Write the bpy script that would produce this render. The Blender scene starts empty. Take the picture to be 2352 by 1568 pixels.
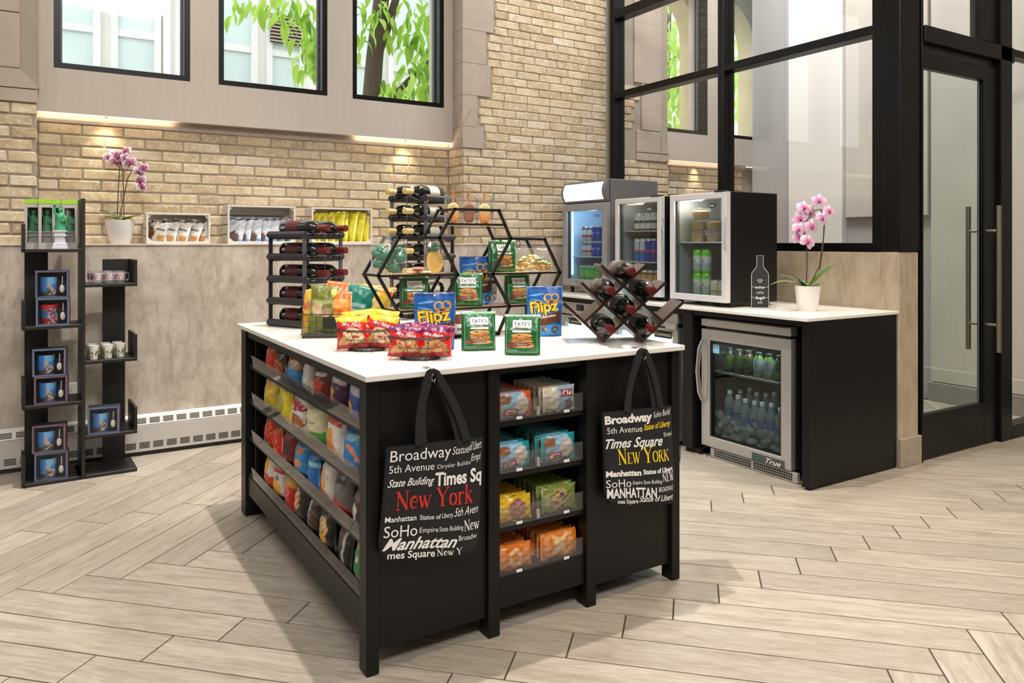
import bpy, math, random
from math import sin, cos, pi, radians, atan2, sqrt, tan
from mathutils import Vector, Matrix
import numpy as np

S = bpy.context.scene
COL = S.collection
RND = random.Random(7)

# ---------------------------------------------------------------- camera, world, light, exposure
cam = bpy.data.objects.new('camera', bpy.data.cameras.new('camera'))
COL.objects.link(cam)
cam.location = (0, 0, 1.32)
cam.rotation_euler = (radians(90), 0, -radians(31.849))
cam.data.sensor_width = 36
cam.data.lens = 1745 / 2352 * 36
cam.data.shift_y = -227 / 2352
cam.data.clip_start = 0.05
S.camera = cam
S.view_settings.view_transform = 'Standard'
S.view_settings.look = 'None'
S.view_settings.gamma = 1
S.view_settings.use_curve_mapping = False
S.view_settings.exposure = -0.22

W = bpy.data.worlds.new('world'); S.world = W; W.use_nodes = True
W.node_tree.nodes['Background'].inputs[0].default_value = (0.94, 0.98, 1.0, 1)
W.node_tree.nodes['Background'].inputs[1].default_value = 3.0

def light(kind, name, loc, power, size=.1, col=(1, .9, .78), target=None, spot=None, blend=.5, size_y=None, spread=None):
    d = bpy.data.lights.new(name, kind)
    d.energy = power; d.color = col
    if kind == 'AREA':
        d.size = size
        if size_y: d.shape = 'RECTANGLE'; d.size_y = size_y
        if spread: d.spread = radians(spread)
    else:
        d.shadow_soft_size = size
    if kind == 'SPOT':
        d.spot_size = radians(spot); d.spot_blend = blend
    o = bpy.data.objects.new(name, d); COL.objects.link(o)
    o.location = loc
    if target is not None:
        o.rotation_euler = (Vector(target) - Vector(loc)).to_track_quat('-Z', 'Y').to_euler()
    return o

WARM = (1, .83, .63)
CEIL = 6.2
light('SPOT', 'ceiling_downlight', (1.56, 3.15, CEIL - .06), 1350, .05, (1, .93, .84), (.9, 2.7, 0), 74, .6)
light('SPOT', 'ceiling_downlight', (4.6, 1.0, CEIL - .06), 760, .08, WARM, (3.7, 1.6, 0), 80, .9)
light('SPOT', 'ceiling_downlight', (5.6, 3.9, CEIL - .06), 300, .06, (1, .95, .9), (3.7, 3.6, .9), 70, .7)
light('SPOT', 'wall_washer', (.5, 4.35, CEIL - .06), 430, .10, (1, .89, .74), (.5, 5.5, 1.4), 44, .9)
light('SPOT', 'wall_washer', (3.3, 4.2, CEIL - .06), 250, .10, (1, .91, .80), (3.3, 5.4, 2.2), 48, .9)
light('AREA', 'front_fill_light', (.4, -1.8, CEIL - .8), 300, 3.0, (1, .97, .93), (2.0, 3.4, .9), size_y=1.2)  # added fill behind the camera, brightens the faces turned towards it
light('AREA', 'side_fill_light', (-1.9, 2.2, CEIL - .1), 90, 1.0, (1, .97, .93), (.9, 2.9, .5), size_y=1.0)  # added fill from the left to brighten the bags on the side shelves
light('AREA', 'annex_fill_light', (4.9, 4.0, CEIL - .05), 430, 1.0, (.98, .99, 1), (5.9, 4.1, 0), size_y=2.0)  # added fill that brightens the room behind the partition

# ---------------------------------------------------------------- helpers
def lin(c):
    if max(c) > 1.001: c = [x / 255 for x in c]
    return tuple((x / 12.92 if x <= .04045 else ((x + .055) / 1.055) ** 2.4) for x in c[:3])

class MB:
    def __init__(s): s.v = []; s.f = []; s.m = []; s.c = []; s.mi = 0
    def add(s, vs, fs, cs=None):
        n = len(s.v); s.v += [tuple(p) for p in vs]
        s.f += [tuple(i + n for i in f) for f in fs]; s.m += [s.mi] * len(fs)
        if cs is not None:
            while len(s.c) < n: s.c.append((1, 1, 1))
            s.c += cs
        return s
    def box(s, x0, x1, y0, y1, z0, z1, c=.0):
        if x1 < x0: x0, x1 = x1, x0
        if y1 < y0: y0, y1 = y1, y0
        if z1 < z0: z0, z1 = z1, z0
        c = min(c, (x1 - x0) * .45, (y1 - y0) * .45, (z1 - z0) * .45)
        if c <= 0:
            v = [(x, y, z) for z in (z0, z1) for y in (y0, y1) for x in (x0, x1)]
            return s.add(v, [(0, 2, 3, 1), (4, 5, 7, 6), (0, 1, 5, 4), (2, 6, 7, 3), (0, 4, 6, 2), (1, 3, 7, 5)])
        v = []; ix = {}
        for sx in (0, 1):
            for sy in (0, 1):
                for sz in (0, 1):
                    X = (x0, x1)[sx]; Y = (y0, y1)[sy]; Z = (z0, z1)[sz]
                    dx = c if sx == 0 else -c; dy = c if sy == 0 else -c; dz = c if sz == 0 else -c
                    for a, p in enumerate(((X, Y + dy, Z + dz), (X + dx, Y, Z + dz), (X + dx, Y + dy, Z))):
                        ix[sx, sy, sz, a] = len(v); v.append(p)
        f = []
        for a in range(3):
            b, d = (a + 1) % 3, (a + 2) % 3
            for sa in (0, 1):
                q = []
                for sb, sd in ((0, 0), (1, 0), (1, 1), (0, 1)):
                    k = [0, 0, 0]; k[a] = sa; k[b] = sb; k[d] = sd
                    q.append(ix[k[0], k[1], k[2], a])
                f.append(tuple(q if sa else q[::-1]))
            for sb in (0, 1):
                for sd in (0, 1):
                    k0 = [0, 0, 0]; k0[b] = sb; k0[d] = sd; k1 = list(k0); k1[a] = 1
                    q = (ix[(*k0, b)], ix[(*k0, d)], ix[(*k1, d)], ix[(*k1, b)])
                    f.append(q if sb != sd else q[::-1])
        for sx in (0, 1):
            for sy in (0, 1):
                for sz in (0, 1):
                    q = tuple(ix[sx, sy, sz, a] for a in range(3))
                    f.append(q if (sx + sy + sz) % 2 else q[::-1])
        return s.add(v, f)
    def bar(s, p, q, w, h=None, up=(0, 0, 1), ext=0):
        h = h or w; p = Vector(p); q = Vector(q); d = (q - p).normalized()
        p = p - d * ext; q = q + d * ext
        up = Vector(up)
        if abs(d.dot(up)) > .98: up = Vector((0, 1, 0))
        a = d.cross(up).normalized(); b = a.cross(d)
        v = [e + a * (i * w / 2) + b * (j * h / 2) for e in (p, q) for i, j in ((-1, -1), (1, -1), (1, 1), (-1, 1))]
        return s.add(v, [(0, 1, 2, 3), (7, 6, 5, 4), (0, 4, 5, 1), (1, 5, 6, 2), (2, 6, 7, 3), (3, 7, 4, 0)])
    def tube(s, pts, r, n=8, closed=False):
        pts = [Vector(p) for p in pts]; m = len(pts)
        rs = r if isinstance(r, (list, tuple)) else [r] * m
        v = []; f = []; prev = None
        for i, p in enumerate(pts):
            if closed: d = pts[(i + 1) % m] - pts[i - 1]
            else: d = pts[min(i + 1, m - 1)] - pts[max(i - 1, 0)]
            d.normalize()
            if prev is None:
                a = d.cross(Vector((0, 0, 1)) if abs(d.z) < .9 else Vector((1, 0, 0))).normalized()
            else:
                a = (prev - d * prev.dot(d)).normalized()
            prev = a; b = d.cross(a)
            v += [p + (a * cos(2 * pi * k / n) + b * sin(2 * pi * k / n)) * rs[i] for k in range(n)]
        for i in range(m if closed else m - 1):
            j = (i + 1) % m
            f += [(i * n + k, i * n + (k + 1) % n, j * n + (k + 1) % n, j * n + k) for k in range(n)]
        if not closed:
            f.append(tuple(range(n))[::-1]); f.append(tuple((m - 1) * n + k for k in range(n)))
        return s.add(v, f)
    def lathe(s, prof, n=20, o=(0, 0, 0), cap=True, cols=None):
        v = []; f = []; cs = [] if cols else None
        for i, (r, z) in enumerate(prof):
            v += [(o[0] + r * cos(2 * pi * k / n), o[1] + r * sin(2 * pi * k / n), o[2] + z) for k in range(n)]
            if cols: cs += [cols[i]] * n
        for i in range(len(prof) - 1):
            f += [(i * n + k, i * n + (k + 1) % n, (i + 1) * n + (k + 1) % n, (i + 1) * n + k) for k in range(n)]
        if cap:
            f.append(tuple(range(n))[::-1]); f.append(tuple((len(prof) - 1) * n + k for k in range(n)))
        return s.add(v, f, cs)
    def prism(s, poly, y0, y1, ax='y'):
        n = len(poly)
        def P(a, b, t): return (a, t, b) if ax == 'y' else (a, b, t) if ax == 'z' else (t, a, b)
        v = [P(a, b, y0) for a, b in poly] + [P(a, b, y1) for a, b in poly]
        f = [tuple(range(n)), tuple(range(2 * n - 1, n - 1, -1))]
        f += [(i, i + n, (i + 1) % n + n, (i + 1) % n) for i in range(n)]
        return s.add(v, f)
    def sphere(s, c, r, n=10, m=7, sc=(1, 1, 1)):
        v = [(c[0], c[1], c[2] - r * sc[2])]; f = []
        for i in range(1, m):
            t = pi * i / m - pi / 2
            v += [(c[0] + r * cos(t) * cos(2 * pi * k / n) * sc[0], c[1] + r * cos(t) * sin(2 * pi * k / n) * sc[1], c[2] + r * sin(t) * sc[2]) for k in range(n)]
        v.append((c[0], c[1], c[2] + r * sc[2]))
        f += [(0, 1 + (k + 1) % n, 1 + k) for k in range(n)]
        for i in range(m - 2):
            f += [(1 + i * n + k, 1 + i * n + (k + 1) % n, 1 + (i + 1) * n + (k + 1) % n, 1 + (i + 1) * n + k) for k in range(n)]
        L = len(v) - 1
        f += [(1 + (m - 2) * n + k, 1 + (m - 2) * n + (k + 1) % n, L) for k in range(n)]
        return s.add(v, f)
    def mesh(s, name, mats, smooth=False):
        me = bpy.data.meshes.new(name)
        me.from_pydata([tuple(p) for p in s.v], [], s.f)
        ms = mats if isinstance(mats, (list, tuple)) else [mats]
        for m in ms: me.materials.append(m)
        if len(ms) > 1: me.polygons.foreach_set('material_index', s.m)
        if s.c:
            while len(s.c) < len(s.v): s.c.append((1, 1, 1))
            a = me.color_attributes.new('Col', 'FLOAT_COLOR', 'POINT')
            arr = np.ones((len(s.v), 4), dtype=np.float32); arr[:, :3] = np.array(s.c)
            a.data.foreach_set('color', arr.ravel())
        if smooth:
            me.polygons.foreach_set('use_smooth', [True] * len(me.polygons))
            if smooth != 'all': me.set_sharp_from_angle(angle=radians(smooth if smooth is not True else 40))
        me.update()
        return me
    def build(s, name, mats, parent=None, smooth=False):
        return link(name, s.mesh(name, mats, smooth), parent)

def link(name, me, parent=None, loc=None, rot=None):
    o = bpy.data.objects.new(name, me); COL.objects.link(o)
    if parent is not None: o.parent = parent
    if loc is not None: o.location = loc
    if rot is not None: o.rotation_euler = rot
    return o

def thing(name, label, cat, loc=(0, 0, 0), rz=0, group=None, rot=None, kind=None):
    o = bpy.data.objects.new(name, None); COL.objects.link(o)
    o.empty_display_size = .05
    o.location = loc
    o.rotation_euler = rot if rot is not None else (0, 0, radians(rz))
    return tag(o, label, cat, group, kind)

def tag(o, label=None, cat=None, group=None, kind=None):
    if label: o['label'] = label
    if cat: o['category'] = cat
    if group: o['group'] = group
    if kind: o['kind'] = kind
    return o

def dup(root, loc, rz=None, label=None, group=None, rot=None):
    r = root.copy(); COL.objects.link(r); r.location = loc
    if rot is not None: r.rotation_euler = rot
    elif rz is not None: r.rotation_euler = (0, 0, radians(rz))
    if label: r['label'] = label
    if group: r['group'] = group
    for ch in list(root.children):
        c = ch.copy(); COL.objects.link(c); c.parent = r
        for g in list(ch.children):
            d = g.copy(); COL.objects.link(d); d.parent = c
    return r

ORD = ['first', 'second', 'third', 'fourth', 'fifth', 'sixth', 'seventh', 'eighth', 'ninth', 'tenth']

# ---------------------------------------------------------------- materials
def newmat(name):
    m = bpy.data.materials.new(name); m.use_nodes = True
    nt = m.node_tree; b = nt.nodes['Principled BSDF']
    return m, nt, b
def setb(b, rough=.5, metal=0, spec=.5, coat=0, sheen=0):
    b.inputs['Roughness'].default_value = rough; b.inputs['Metallic'].default_value = metal
    b.inputs['Specular IOR Level'].default_value = spec
    if coat: b.inputs['Coat Weight'].default_value = coat; b.inputs['Coat Roughness'].default_value = .12
def mixc(nt, fac, a, b, mode='MIX'):
    n = nt.nodes.new('ShaderNodeMix'); n.data_type = 'RGBA'; n.blend_type = mode
    def put(i, x):
        if isinstance(x, bpy.types.NodeSocket): nt.links.new(x, n.inputs[i])
        elif isinstance(x, (int, float)): n.inputs[i].default_value = x
        else: n.inputs[i].default_value = (*x, 1)
    put(0, fac); put(6, a); put(7, b)
    return n.outputs[2]
def noise(nt, scale, detail=3, vec=None, rough=.55, dist=0):
    n = nt.nodes.new('ShaderNodeTexNoise'); n.inputs['Scale'].default_value = scale
    n.inputs['Detail'].default_value = detail; n.inputs['Roughness'].default_value = rough
    n.inputs['Distortion'].default_value = dist
    if vec is not None: nt.links.new(vec, n.inputs['Vector'])
    return n.outputs['Fac']
def coords(nt, scale=(1, 1, 1), kind='Object', rnd=0):
    t = nt.nodes.new('ShaderNodeTexCoord'); mp = nt.nodes.new('ShaderNodeMapping')
    mp.inputs['Scale'].default_value = scale
    nt.links.new(t.outputs[kind], mp.inputs['Vector'])
    if rnd:
        oi = nt.nodes.new('ShaderNodeObjectInfo'); mu = nt.nodes.new('ShaderNodeMath'); mu.operation = 'MULTIPLY'
        mu.inputs[1].default_value = rnd; nt.links.new(oi.outputs['Random'], mu.inputs[0])
        nt.links.new(mu.outputs[0], mp.inputs['Location'])
    return mp.outputs[0]
def ramp(nt, fac, stops):
    r = nt.nodes.new('ShaderNodeValToRGB'); nt.links.new(fac, r.inputs[0])
    e = r.color_ramp.elements
    while len(e) > 1: e.remove(e[-1])
    for i, (p, c) in enumerate(stops):
        el = e[0] if i == 0 else e.new(p)
        el.position = p; el.color = (*c, 1) if isinstance(c, tuple) else (c, c, c, 1)
    return r.outputs[0]
def bump(nt, b, h, strength=.2, dist=.002):
    n = nt.nodes.new('ShaderNodeBump'); n.inputs['Strength'].default_value = strength; n.inputs['Distance'].default_value = dist
    nt.links.new(h, n.inputs['Height']); nt.links.new(n.outputs[0], b.inputs['Normal'])

_pm = {}
def pm(name, c, rough=.5, metal=0, var=.06, scale=12, coat=0, spec=.5, bmp=0):
    """plain procedural material: a base colour with a soft noise variation"""
    if name in _pm: return _pm[name]
    m, nt, b = newmat(name); c = lin(c)
    lo = tuple(x * (1 - var) for x in c); hi = tuple(min(1, x * (1 + var)) for x in c)
    nz = noise(nt, scale, 3, coords(nt))
    nt.links.new(mixc(nt, nz, lo, hi), b.inputs['Base Color'])
    setb(b, rough, metal, spec, coat)
    if bmp: bump(nt, b, nz, bmp)
    m.diffuse_color = (*c, 1)
    _pm[name] = m
    return m

def mat_print(name, rough=.32, coat=.35, metal=0):
    m, nt, b = newmat(name)
    a = nt.nodes.new('ShaderNodeVertexColor'); a.layer_name = 'Col'
    nz = noise(nt, 60, 2, coords(nt))
    nt.links.new(mixc(nt, nz, mixc(nt, .06, a.outputs[0], (0, 0, 0)), a.outputs[0]), b.inputs['Base Color'])
    setb(b, rough, metal, .5, coat)
    return m
FILM = mat_print('printed_film', .34, .22)
PAPER = mat_print('printed_paper', .55, 0)
PETAL = mat_print('petal', .6, 0)

def mat_glass(name, tint=(1, 1, 1), refl=1.0, haze=0.0, hazec=(1, 1, 1)):
    m = bpy.data.materials.new(name); m.use_nodes = True; nt = m.node_tree
    nt.nodes.remove(nt.nodes['Principled BSDF']); out = nt.nodes['Material Output']
    tr = nt.nodes.new('ShaderNodeBsdfTransparent'); tr.inputs[0].default_value = (*tint, 1)
    gl = nt.nodes.new('ShaderNodeBsdfGlossy'); gl.inputs['Roughness'].default_value = .02
    fr = nt.nodes.new('ShaderNodeLayerWeight'); fr.inputs[0].default_value = .5
    pw = nt.nodes.new('ShaderNodeMath'); pw.operation = 'POWER'; pw.inputs[1].default_value = 4.5
    nt.links.new(fr.outputs['Facing'], pw.inputs[0])
    mu = nt.nodes.new('ShaderNodeMath'); mu.operation = 'MULTIPLY_ADD'; mu.inputs[1].default_value = .8 * refl; mu.inputs[2].default_value = .035 * refl
    nt.links.new(pw.outputs[0], mu.inputs[0])
    mx = nt.nodes.new('ShaderNodeMixShader'); nt.links.new(mu.outputs[0], mx.inputs[0])
    last = tr.outputs[0]
    if haze:
        df = nt.nodes.new('ShaderNodeBsdfDiffuse')
        nz = noise(nt, 30, 2, coords(nt))
        nt.links.new(mixc(nt, nz, tuple(x * .9 for x in hazec), hazec), df.inputs[0])
        m2 = nt.nodes.new('ShaderNodeMixShader'); m2.inputs[0].default_value = haze
        nt.links.new(last, m2.inputs[1]); nt.links.new(df.outputs[0], m2.inputs[2]); last = m2.outputs[0]
    nt.links.new(last, mx.inputs[1]); nt.links.new(gl.outputs[0], mx.inputs[2])
    nt.links.new(mx.outputs[0], out.inputs[0])
    return m
GLASS = mat_glass('clear_pane')
ACRYL = mat_glass('clear_acrylic', (.90, .89, .88), .55, .10, (.42, .40, .39))
FILMW = mat_glass('window_film_clear', (.98, .98, .98), .55)
CELLO = mat_glass('cellophane', (.97, .97, .97), 1.4, .06)
DOORG = mat_glass('fridge_door_glass', (.82, .86, .86), 1.0)
DARKG = mat_glass('tinted_fridge_glass', (.72, .78, .78), .8)

def mat_emit(name, c, s):
    m, nt, b = newmat(name); c = lin(c)
    b.inputs['Base Color'].default_value = (*c, 1)
    nz = noise(nt, 3, 1, coords(nt))
    nt.links.new(mixc(nt, nz, tuple(x * .95 for x in c), c), b.inputs['Emission Color'])
    b.inputs['Emission Strength'].default_value = s
    return m

BLACK = pm('black_laminate', (20, 18, 17), .42, var=.12, scale=6, spec=.28)
BLACKM = pm('black_metal', (18, 17, 17), .4, 0, .1, 20)
BRONZE = pm('dark_bronze_frame', (14, 12, 12), .35, 0, .1, 8, spec=.25)
STEEL = pm('brushed_steel', (190, 189, 188), .36, .65, .05, 40)
SILVER = pm('silver_frame', (196, 196, 200), .35, .35, .03, 20)
CHROME = pm('chrome', (210, 208, 205), .15, 1, .02, 20)
WHITE = pm('white_plastic', (232, 229, 225), .4, 0, .02, 10)
CERAM = pm('white_ceramic', (226, 222, 218), .35, 0, .02, 10)
INK = pm('black_ink', (18, 18, 18), .5)
WINK = pm('white_print', (238, 236, 232), .6)
# ---------------------------------------------------------------- lettering
_ts = bpy.data.scenes.new('letter_scratch')
_tc = {}
def letters(s, shear=0.0, bold=0.0, space=1.0):
    k = (s, shear, bold, space)
    if k in _tc: return _tc[k]
    cu = bpy.data.curves.new('letters', 'FONT'); cu.body = s; cu.size = 1
    cu.shear = shear; cu.offset = bold; cu.space_character = space; cu.resolution_u = 3; cu.fill_mode = 'FRONT'
    o = bpy.data.objects.new('letters', cu); _ts.collection.objects.link(o)
    vl = _ts.view_layers[0]; vl.update()
    dg = vl.depsgraph; dg.update()
    me = bpy.data.meshes.new_from_object(o.evaluated_get(dg), depsgraph=dg)
    V = [(v.co.x, v.co.y) for v in me.vertices]; F = [tuple(p.vertices) for p in me.polygons]
    bpy.data.objects.remove(o); bpy.data.curves.remove(cu); bpy.data.meshes.remove(me)
    x0 = min(v[0] for v in V); x1 = max(v[0] for v in V)
    V = [(x - x0, y) for x, y in V]
    _tc[k] = (V, F, x1 - x0)
    return _tc[k]

def put_text(mb, s, x, z, w=None, h=None, f=None, shear=0, bold=0, ang=0, space=1.0, flip=False):
    """lettering laid on the surface f(x, z) -> (X, Y, Z); (x, z) is the left end of the baseline, h the cap height, w the width"""
    V, F, W_ = letters(s, shear, bold, space)
    sx = (w / W_) if w else h / .7
    sz = (h / .7) if h else sx
    ca, sa = cos(radians(ang)), sin(radians(ang)); out = []
    for a, b in V:
        a *= sx; b *= sz
        if flip: a, b = W_ * sx - a, .7 * sz - b
        out.append(f(x + a * ca - b * sa, z + a * sa + b * ca))
    mb.add(out, F)

def flat(y): return lambda x, z: (x, y, z)

def stroke(mb, pts, w, f, closed=False):
    """a pen stroke of width w (or a width per point) on the surface f"""
    n = len(pts); ws = w if isinstance(w, (list, tuple)) else [w] * n; v = []
    for i in range(n):
        a = pts[i - 1] if (closed or i) else pts[i]; b = pts[(i + 1) % n] if (closed or i < n - 1) else pts[i]
        dx, dz = b[0] - a[0], b[1] - a[1]; L = math.hypot(dx, dz) or 1
        nx, nz = -dz / L * ws[i] / 2, dx / L * ws[i] / 2
        v += [f(pts[i][0] + nx, pts[i][1] + nz), f(pts[i][0] - nx, pts[i][1] - nz)]
    fs = [(2 * i, 2 * i + 1, (2 * i + 3) % (2 * n), (2 * i + 2) % (2 * n)) for i in range(n if closed else n - 1)]
    mb.add(v, fs)

def arc(cx, cz, rx, rz, a0, a1, n=14):
    return [(cx + rx * cos(radians(a0 + (a1 - a0) * i / n)), cz + rz * sin(radians(a0 + (a1 - a0) * i / n))) for i in range(n + 1)]
T, t_, sf = .16, .06, .05
SERIF = {   # serif letters as pen strokes in a unit box: (strokes [(points, width)], advance)
 'N': ([([(.12, 0), (.12, 1)], t_), ([(.08, 1), (.74, 0)], T), ([(.72, 0), (.72, 1)], t_), ([(0, .02), (.26, .02)], sf), ([(.58, .98), (.86, .98)], sf), ([(-.02, .98), (.18, .98)], sf)], .92),
 'E': ([([(.16, 0), (.16, 1)], T), ([(0, .02), (.62, .02)], sf), ([(0, .98), (.6, .98)], sf), ([(.16, .52), (.46, .52)], sf), ([(.61, 0), (.61, .22)], sf), ([(.59, 1), (.59, .8)], sf)], .7),
 'W': ([([(.08, 1), (.34, 0)], T), ([(.34, 0), (.52, .8)], t_), ([(.46, 1), (.72, 0)], T), ([(.72, 0), (.96, 1)], t_), ([(-.03, .98), (.22, .98)], sf), ([(.84, .98), (1.06, .98)], sf)], 1.06),
 'Y': ([([(.08, 1), (.42, .45)], T), ([(.78, 1), (.42, .45)], t_), ([(.42, .5), (.42, 0)], T), ([(-.04, .98), (.24, .98)], sf), ([(.64, .98), (.92, .98)], sf), ([(.26, .02), (.58, .02)], sf)], .88),
 'O': ([(arc(.42, .5, .34, .46, 0, 360, 22), [T if abs(cos(2 * pi * i / 22)) > .55 else t_ * 1.4 for i in range(23)])], .86),
 'R': ([([(.16, 0), (.16, 1)], T), ([(0, .02), (.32, .02)], sf), ([(0, .97), (.35, .97)], sf), (arc(.34, .74, .24, .23, 90, -90), .1), ([(.16, .51), (.36, .51)], sf), ([(.36, .5), (.72, .02)], T), ([(.6, .02), (.82, .02)], sf)], .82),
 'K': ([([(.16, 0), (.16, 1)], T), ([(0, .02), (.32, .02)], sf), ([(0, .98), (.32, .98)], sf), ([(.2, .42), (.7, 1)], t_), ([(.34, .58), (.74, 0)], T), ([(.56, .98), (.82, .98)], sf), ([(.6, .02), (.88, .02)], sf)], .86),
 'e': ([(arc(.29, .33, .23, .31, 0, 320), [t_ if i < 3 else T * .85 if i < 11 else t_ for i in range(15)]), ([(.1, .35), (.53, .35)], sf)], .6),
 'w': ([([(.06, .66), (.26, 0)], T * .9), ([(.26, 0), (.42, .55)], t_), ([(.36, .66), (.58, 0)], T * .9), ([(.58, 0), (.78, .66)], t_), ([(-.04, .64), (.18, .64)], sf), ([(.68, .64), (.86, .64)], sf)], .86),
 'o': ([(arc(.29, .33, .23, .3, 0, 360, 20), [T * .85 if abs(cos(2 * pi * i / 20)) > .55 else t_ for i in range(21)])], .6),
 'r': ([([(.16, 0), (.16, .64)], T * .9), ([(0, .02), (.32, .02)], sf), ([(.02, .62), (.16, .64)], sf), (arc(.36, .44, .19, .18, 170, 50, 8), .08), ([(.42, .56), (.5, .56)], .12)], .52),
 'k': ([([(.16, 0), (.16, 1)], T * .9), ([(0, .02), (.3, .02)], sf), ([(.02, .98), (.16, .98)], sf), ([(.18, .28), (.5, .64)], t_), ([(.28, .4), (.56, 0)], T * .9), ([(.38, .64), (.6, .64)], sf), ([(.46, .02), (.68, .02)], sf)], .66),
 ' ': ([], .34)}
def serif_text(mb, s, x, z, h, w, f, ang=0, small=None):
    adv = [SERIF[c.upper() if (small and c != ' ') else c][1] * (small if (small and c.islower()) else 1) for c in s]
    k = w / sum(adv); ca, sa = cos(radians(ang)), sin(radians(ang)); px = 0
    for c, a in zip(s, adv):
        sc = small if (small and c.islower()) else 1
        for pts, wd in SERIF[c.upper() if (small and c != ' ') else c][0]:
            def g(a_, b_, px=px, sc=sc):
                X = (px + a_ * sc) * k; Z = b_ * h * sc
                return f(x + X * ca - Z * sa, z + X * sa + Z * ca)
            stroke(mb, pts, wd, g)
        px += a
# ---------------------------------------------------------------- setting materials
def make_brick_mat():
    m, nt, b = newmat('buff_brick')
    oi = nt.nodes.new('ShaderNodeObjectInfo')
    base = ramp(nt, oi.outputs['Random'], [(0, lin((172, 157, 132))), (.25, lin((198, 182, 150))), (.5, lin((209, 195, 166))), (.75, lin((186, 168, 136))), (1, lin((212, 201, 181)))])
    v = coords(nt, rnd=37)
    n1 = noise(nt, 11, 6, v, .7)
    c = mixc(nt, ramp(nt, n1, [(.38, 0.0), (.70, .7)]), base, lin((158, 130, 98)))
    n2 = noise(nt, 45, 4, v)
    c = mixc(nt, ramp(nt, n2, [(.52, 0.0), (.70, .6)]), c, lin((222, 212, 194)))
    n3 = noise(nt, 70, 2, v)
    c = mixc(nt, ramp(nt, n3, [(.70, 0.0), (.76, .7)]), c, lin((92, 70, 50)))
    nt.links.new(c, b.inputs['Base Color']); setb(b, .85, 0, .25)
    bump(nt, b, n2, .5, .004)
    return m
BRICK = make_brick_mat()
MORTAR = pm('mortar', (150, 141, 128), .95, 0, .12, 60, bmp=.4)

def make_mottled(name, base, vein, scale, sc=(1, 1, 1), rough=.45, amt=.6, rnd=0, stain=None):
    m, nt, b = newmat(name)
    v = coords(nt, sc, rnd=rnd)
    n1 = noise(nt, scale, 8, v, .68, .25)
    n2 = noise(nt, scale * .25, 2, v)
    c = mixc(nt, ramp(nt, n1, [(.38, 0.0), (.72, amt)]), lin(base), lin(vein))
    c = mixc(nt, ramp(nt, n2, [(.35, 0.0), (.7, .35)]), c, tuple(x * .86 for x in lin(base)))
    if stain:
        t = nt.nodes.new('ShaderNodeTexCoord'); mp = nt.nodes.new('ShaderNodeMapping'); mp.inputs['Rotation'].default_value = (0, radians(42), 0); mp.inputs['Scale'].default_value = (7, 7, 1.8)
        nt.links.new(t.outputs['Object'], mp.inputs['Vector'])
        n3 = noise(nt, 3.0, 8, mp.outputs[0], .72, .5)
        c = mixc(nt, ramp(nt, n3, [(.50, 0.0), (.68, stain)]), c, lin(vein))
    nt.links.new(c, b.inputs['Base Color']); setb(b, rough, 0, .4)
    return m
STONE = make_mottled('limestone', (172, 158, 147), (152, 138, 127), 7, rough=.85)
PLASTER = make_mottled('painted_plaster', (184, 174, 165), (174, 163, 152), 5, (6, 6, .7), .8, .5)
MARBLE = make_mottled('marble_wall_panel', (194, 184, 172), (138, 122, 106), 4.5, (1.7, 1.7, 1.25), .4, .85, stain=.6)
MARBLEW = make_mottled('warm_marble_panel', (194, 179, 156), (150, 130, 104), 6, (2.4, 2.4, .9), .4, .8, stain=.4)
LIGHTWALL = make_mottled('pale_wallcovering', (206, 200, 190), (196, 188, 178), 8, (5, 5, .8), .8, .5)
BEIGE = pm('beige_paint', (188, 178, 166), .85, 0, .04, 3)
CEILW = pm('ceiling_paint', (225, 222, 216), .9, 0, .02, 2)
QUARTZ = make_mottled('white_quartz', (238, 234, 228), (226, 220, 212), 12, rough=.22, amt=.5)

def make_plank_mat():
    m, nt, b = newmat('wood_look_tile')
    oi = nt.nodes.new('ShaderNodeObjectInfo')
    base = ramp(nt, oi.outputs['Random'], [(0, lin((156, 147, 136))), (.3, lin((170, 161, 149))), (.65, lin((180, 170, 156))), (1, lin((164, 155, 144)))])
    v = coords(nt, (1.2, 9, 1), rnd=53)
    n1 = noise(nt, 3.2, 6, v, .7, .6)
    c = mixc(nt, ramp(nt, n1, [(.38, 0.0), (.66, .75)]), base, lin((134, 121, 106)))
    n2 = noise(nt, 9, 4, coords(nt, (1.5, 14, 1), rnd=91), .65)
    c = mixc(nt, ramp(nt, n2, [(.5, 0.0), (.8, .5)]), c, lin((200, 193, 181)))
    nt.links.new(c, b.inputs['Base Color']); setb(b, .42, 0, .4)
    bump(nt, b, n2, .05, .001)
    return m
PLANK = make_plank_mat()
GROUT = pm('dark_grout', (66, 57, 48), .9, 0, .1, 40)

# ---------------------------------------------------------------- floor: herringbone planks, each a part
X0, X1, Y0, Y1 = -2.6, 8.0, -2.5, 5.56
fl = tag(MB().box(X0, X1, Y0, Y1, -.12, -.004).build('floor', GROUT), kind='structure')
fl['label'] = 'pale grey wood-look plank floor laid in a broken herringbone with dark joints'
r2 = sqrt(.5); PW = .163; PL = PW * 6; STEP = PW / r2
def clip_poly(poly, x0, x1, y0, y1):
    for ax, lim, sg in ((0, x0, 1), (0, x1, -1), (1, y0, 1), (1, y1, -1)):
        out = []
        for i in range(len(poly)):
            a, b = poly[i - 1], poly[i]
            ia, ib = (a[ax] - lim) * sg >= 0, (b[ax] - lim) * sg >= 0
            if ia != ib:
                t = (lim - a[ax]) / (b[ax] - a[ax]); out.append((a[0] + t * (b[0] - a[0]), a[1] + t * (b[1] - a[1])))
            if ib: out.append(b)
        poly = out
        if len(poly) < 3: return []
    return poly
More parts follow.
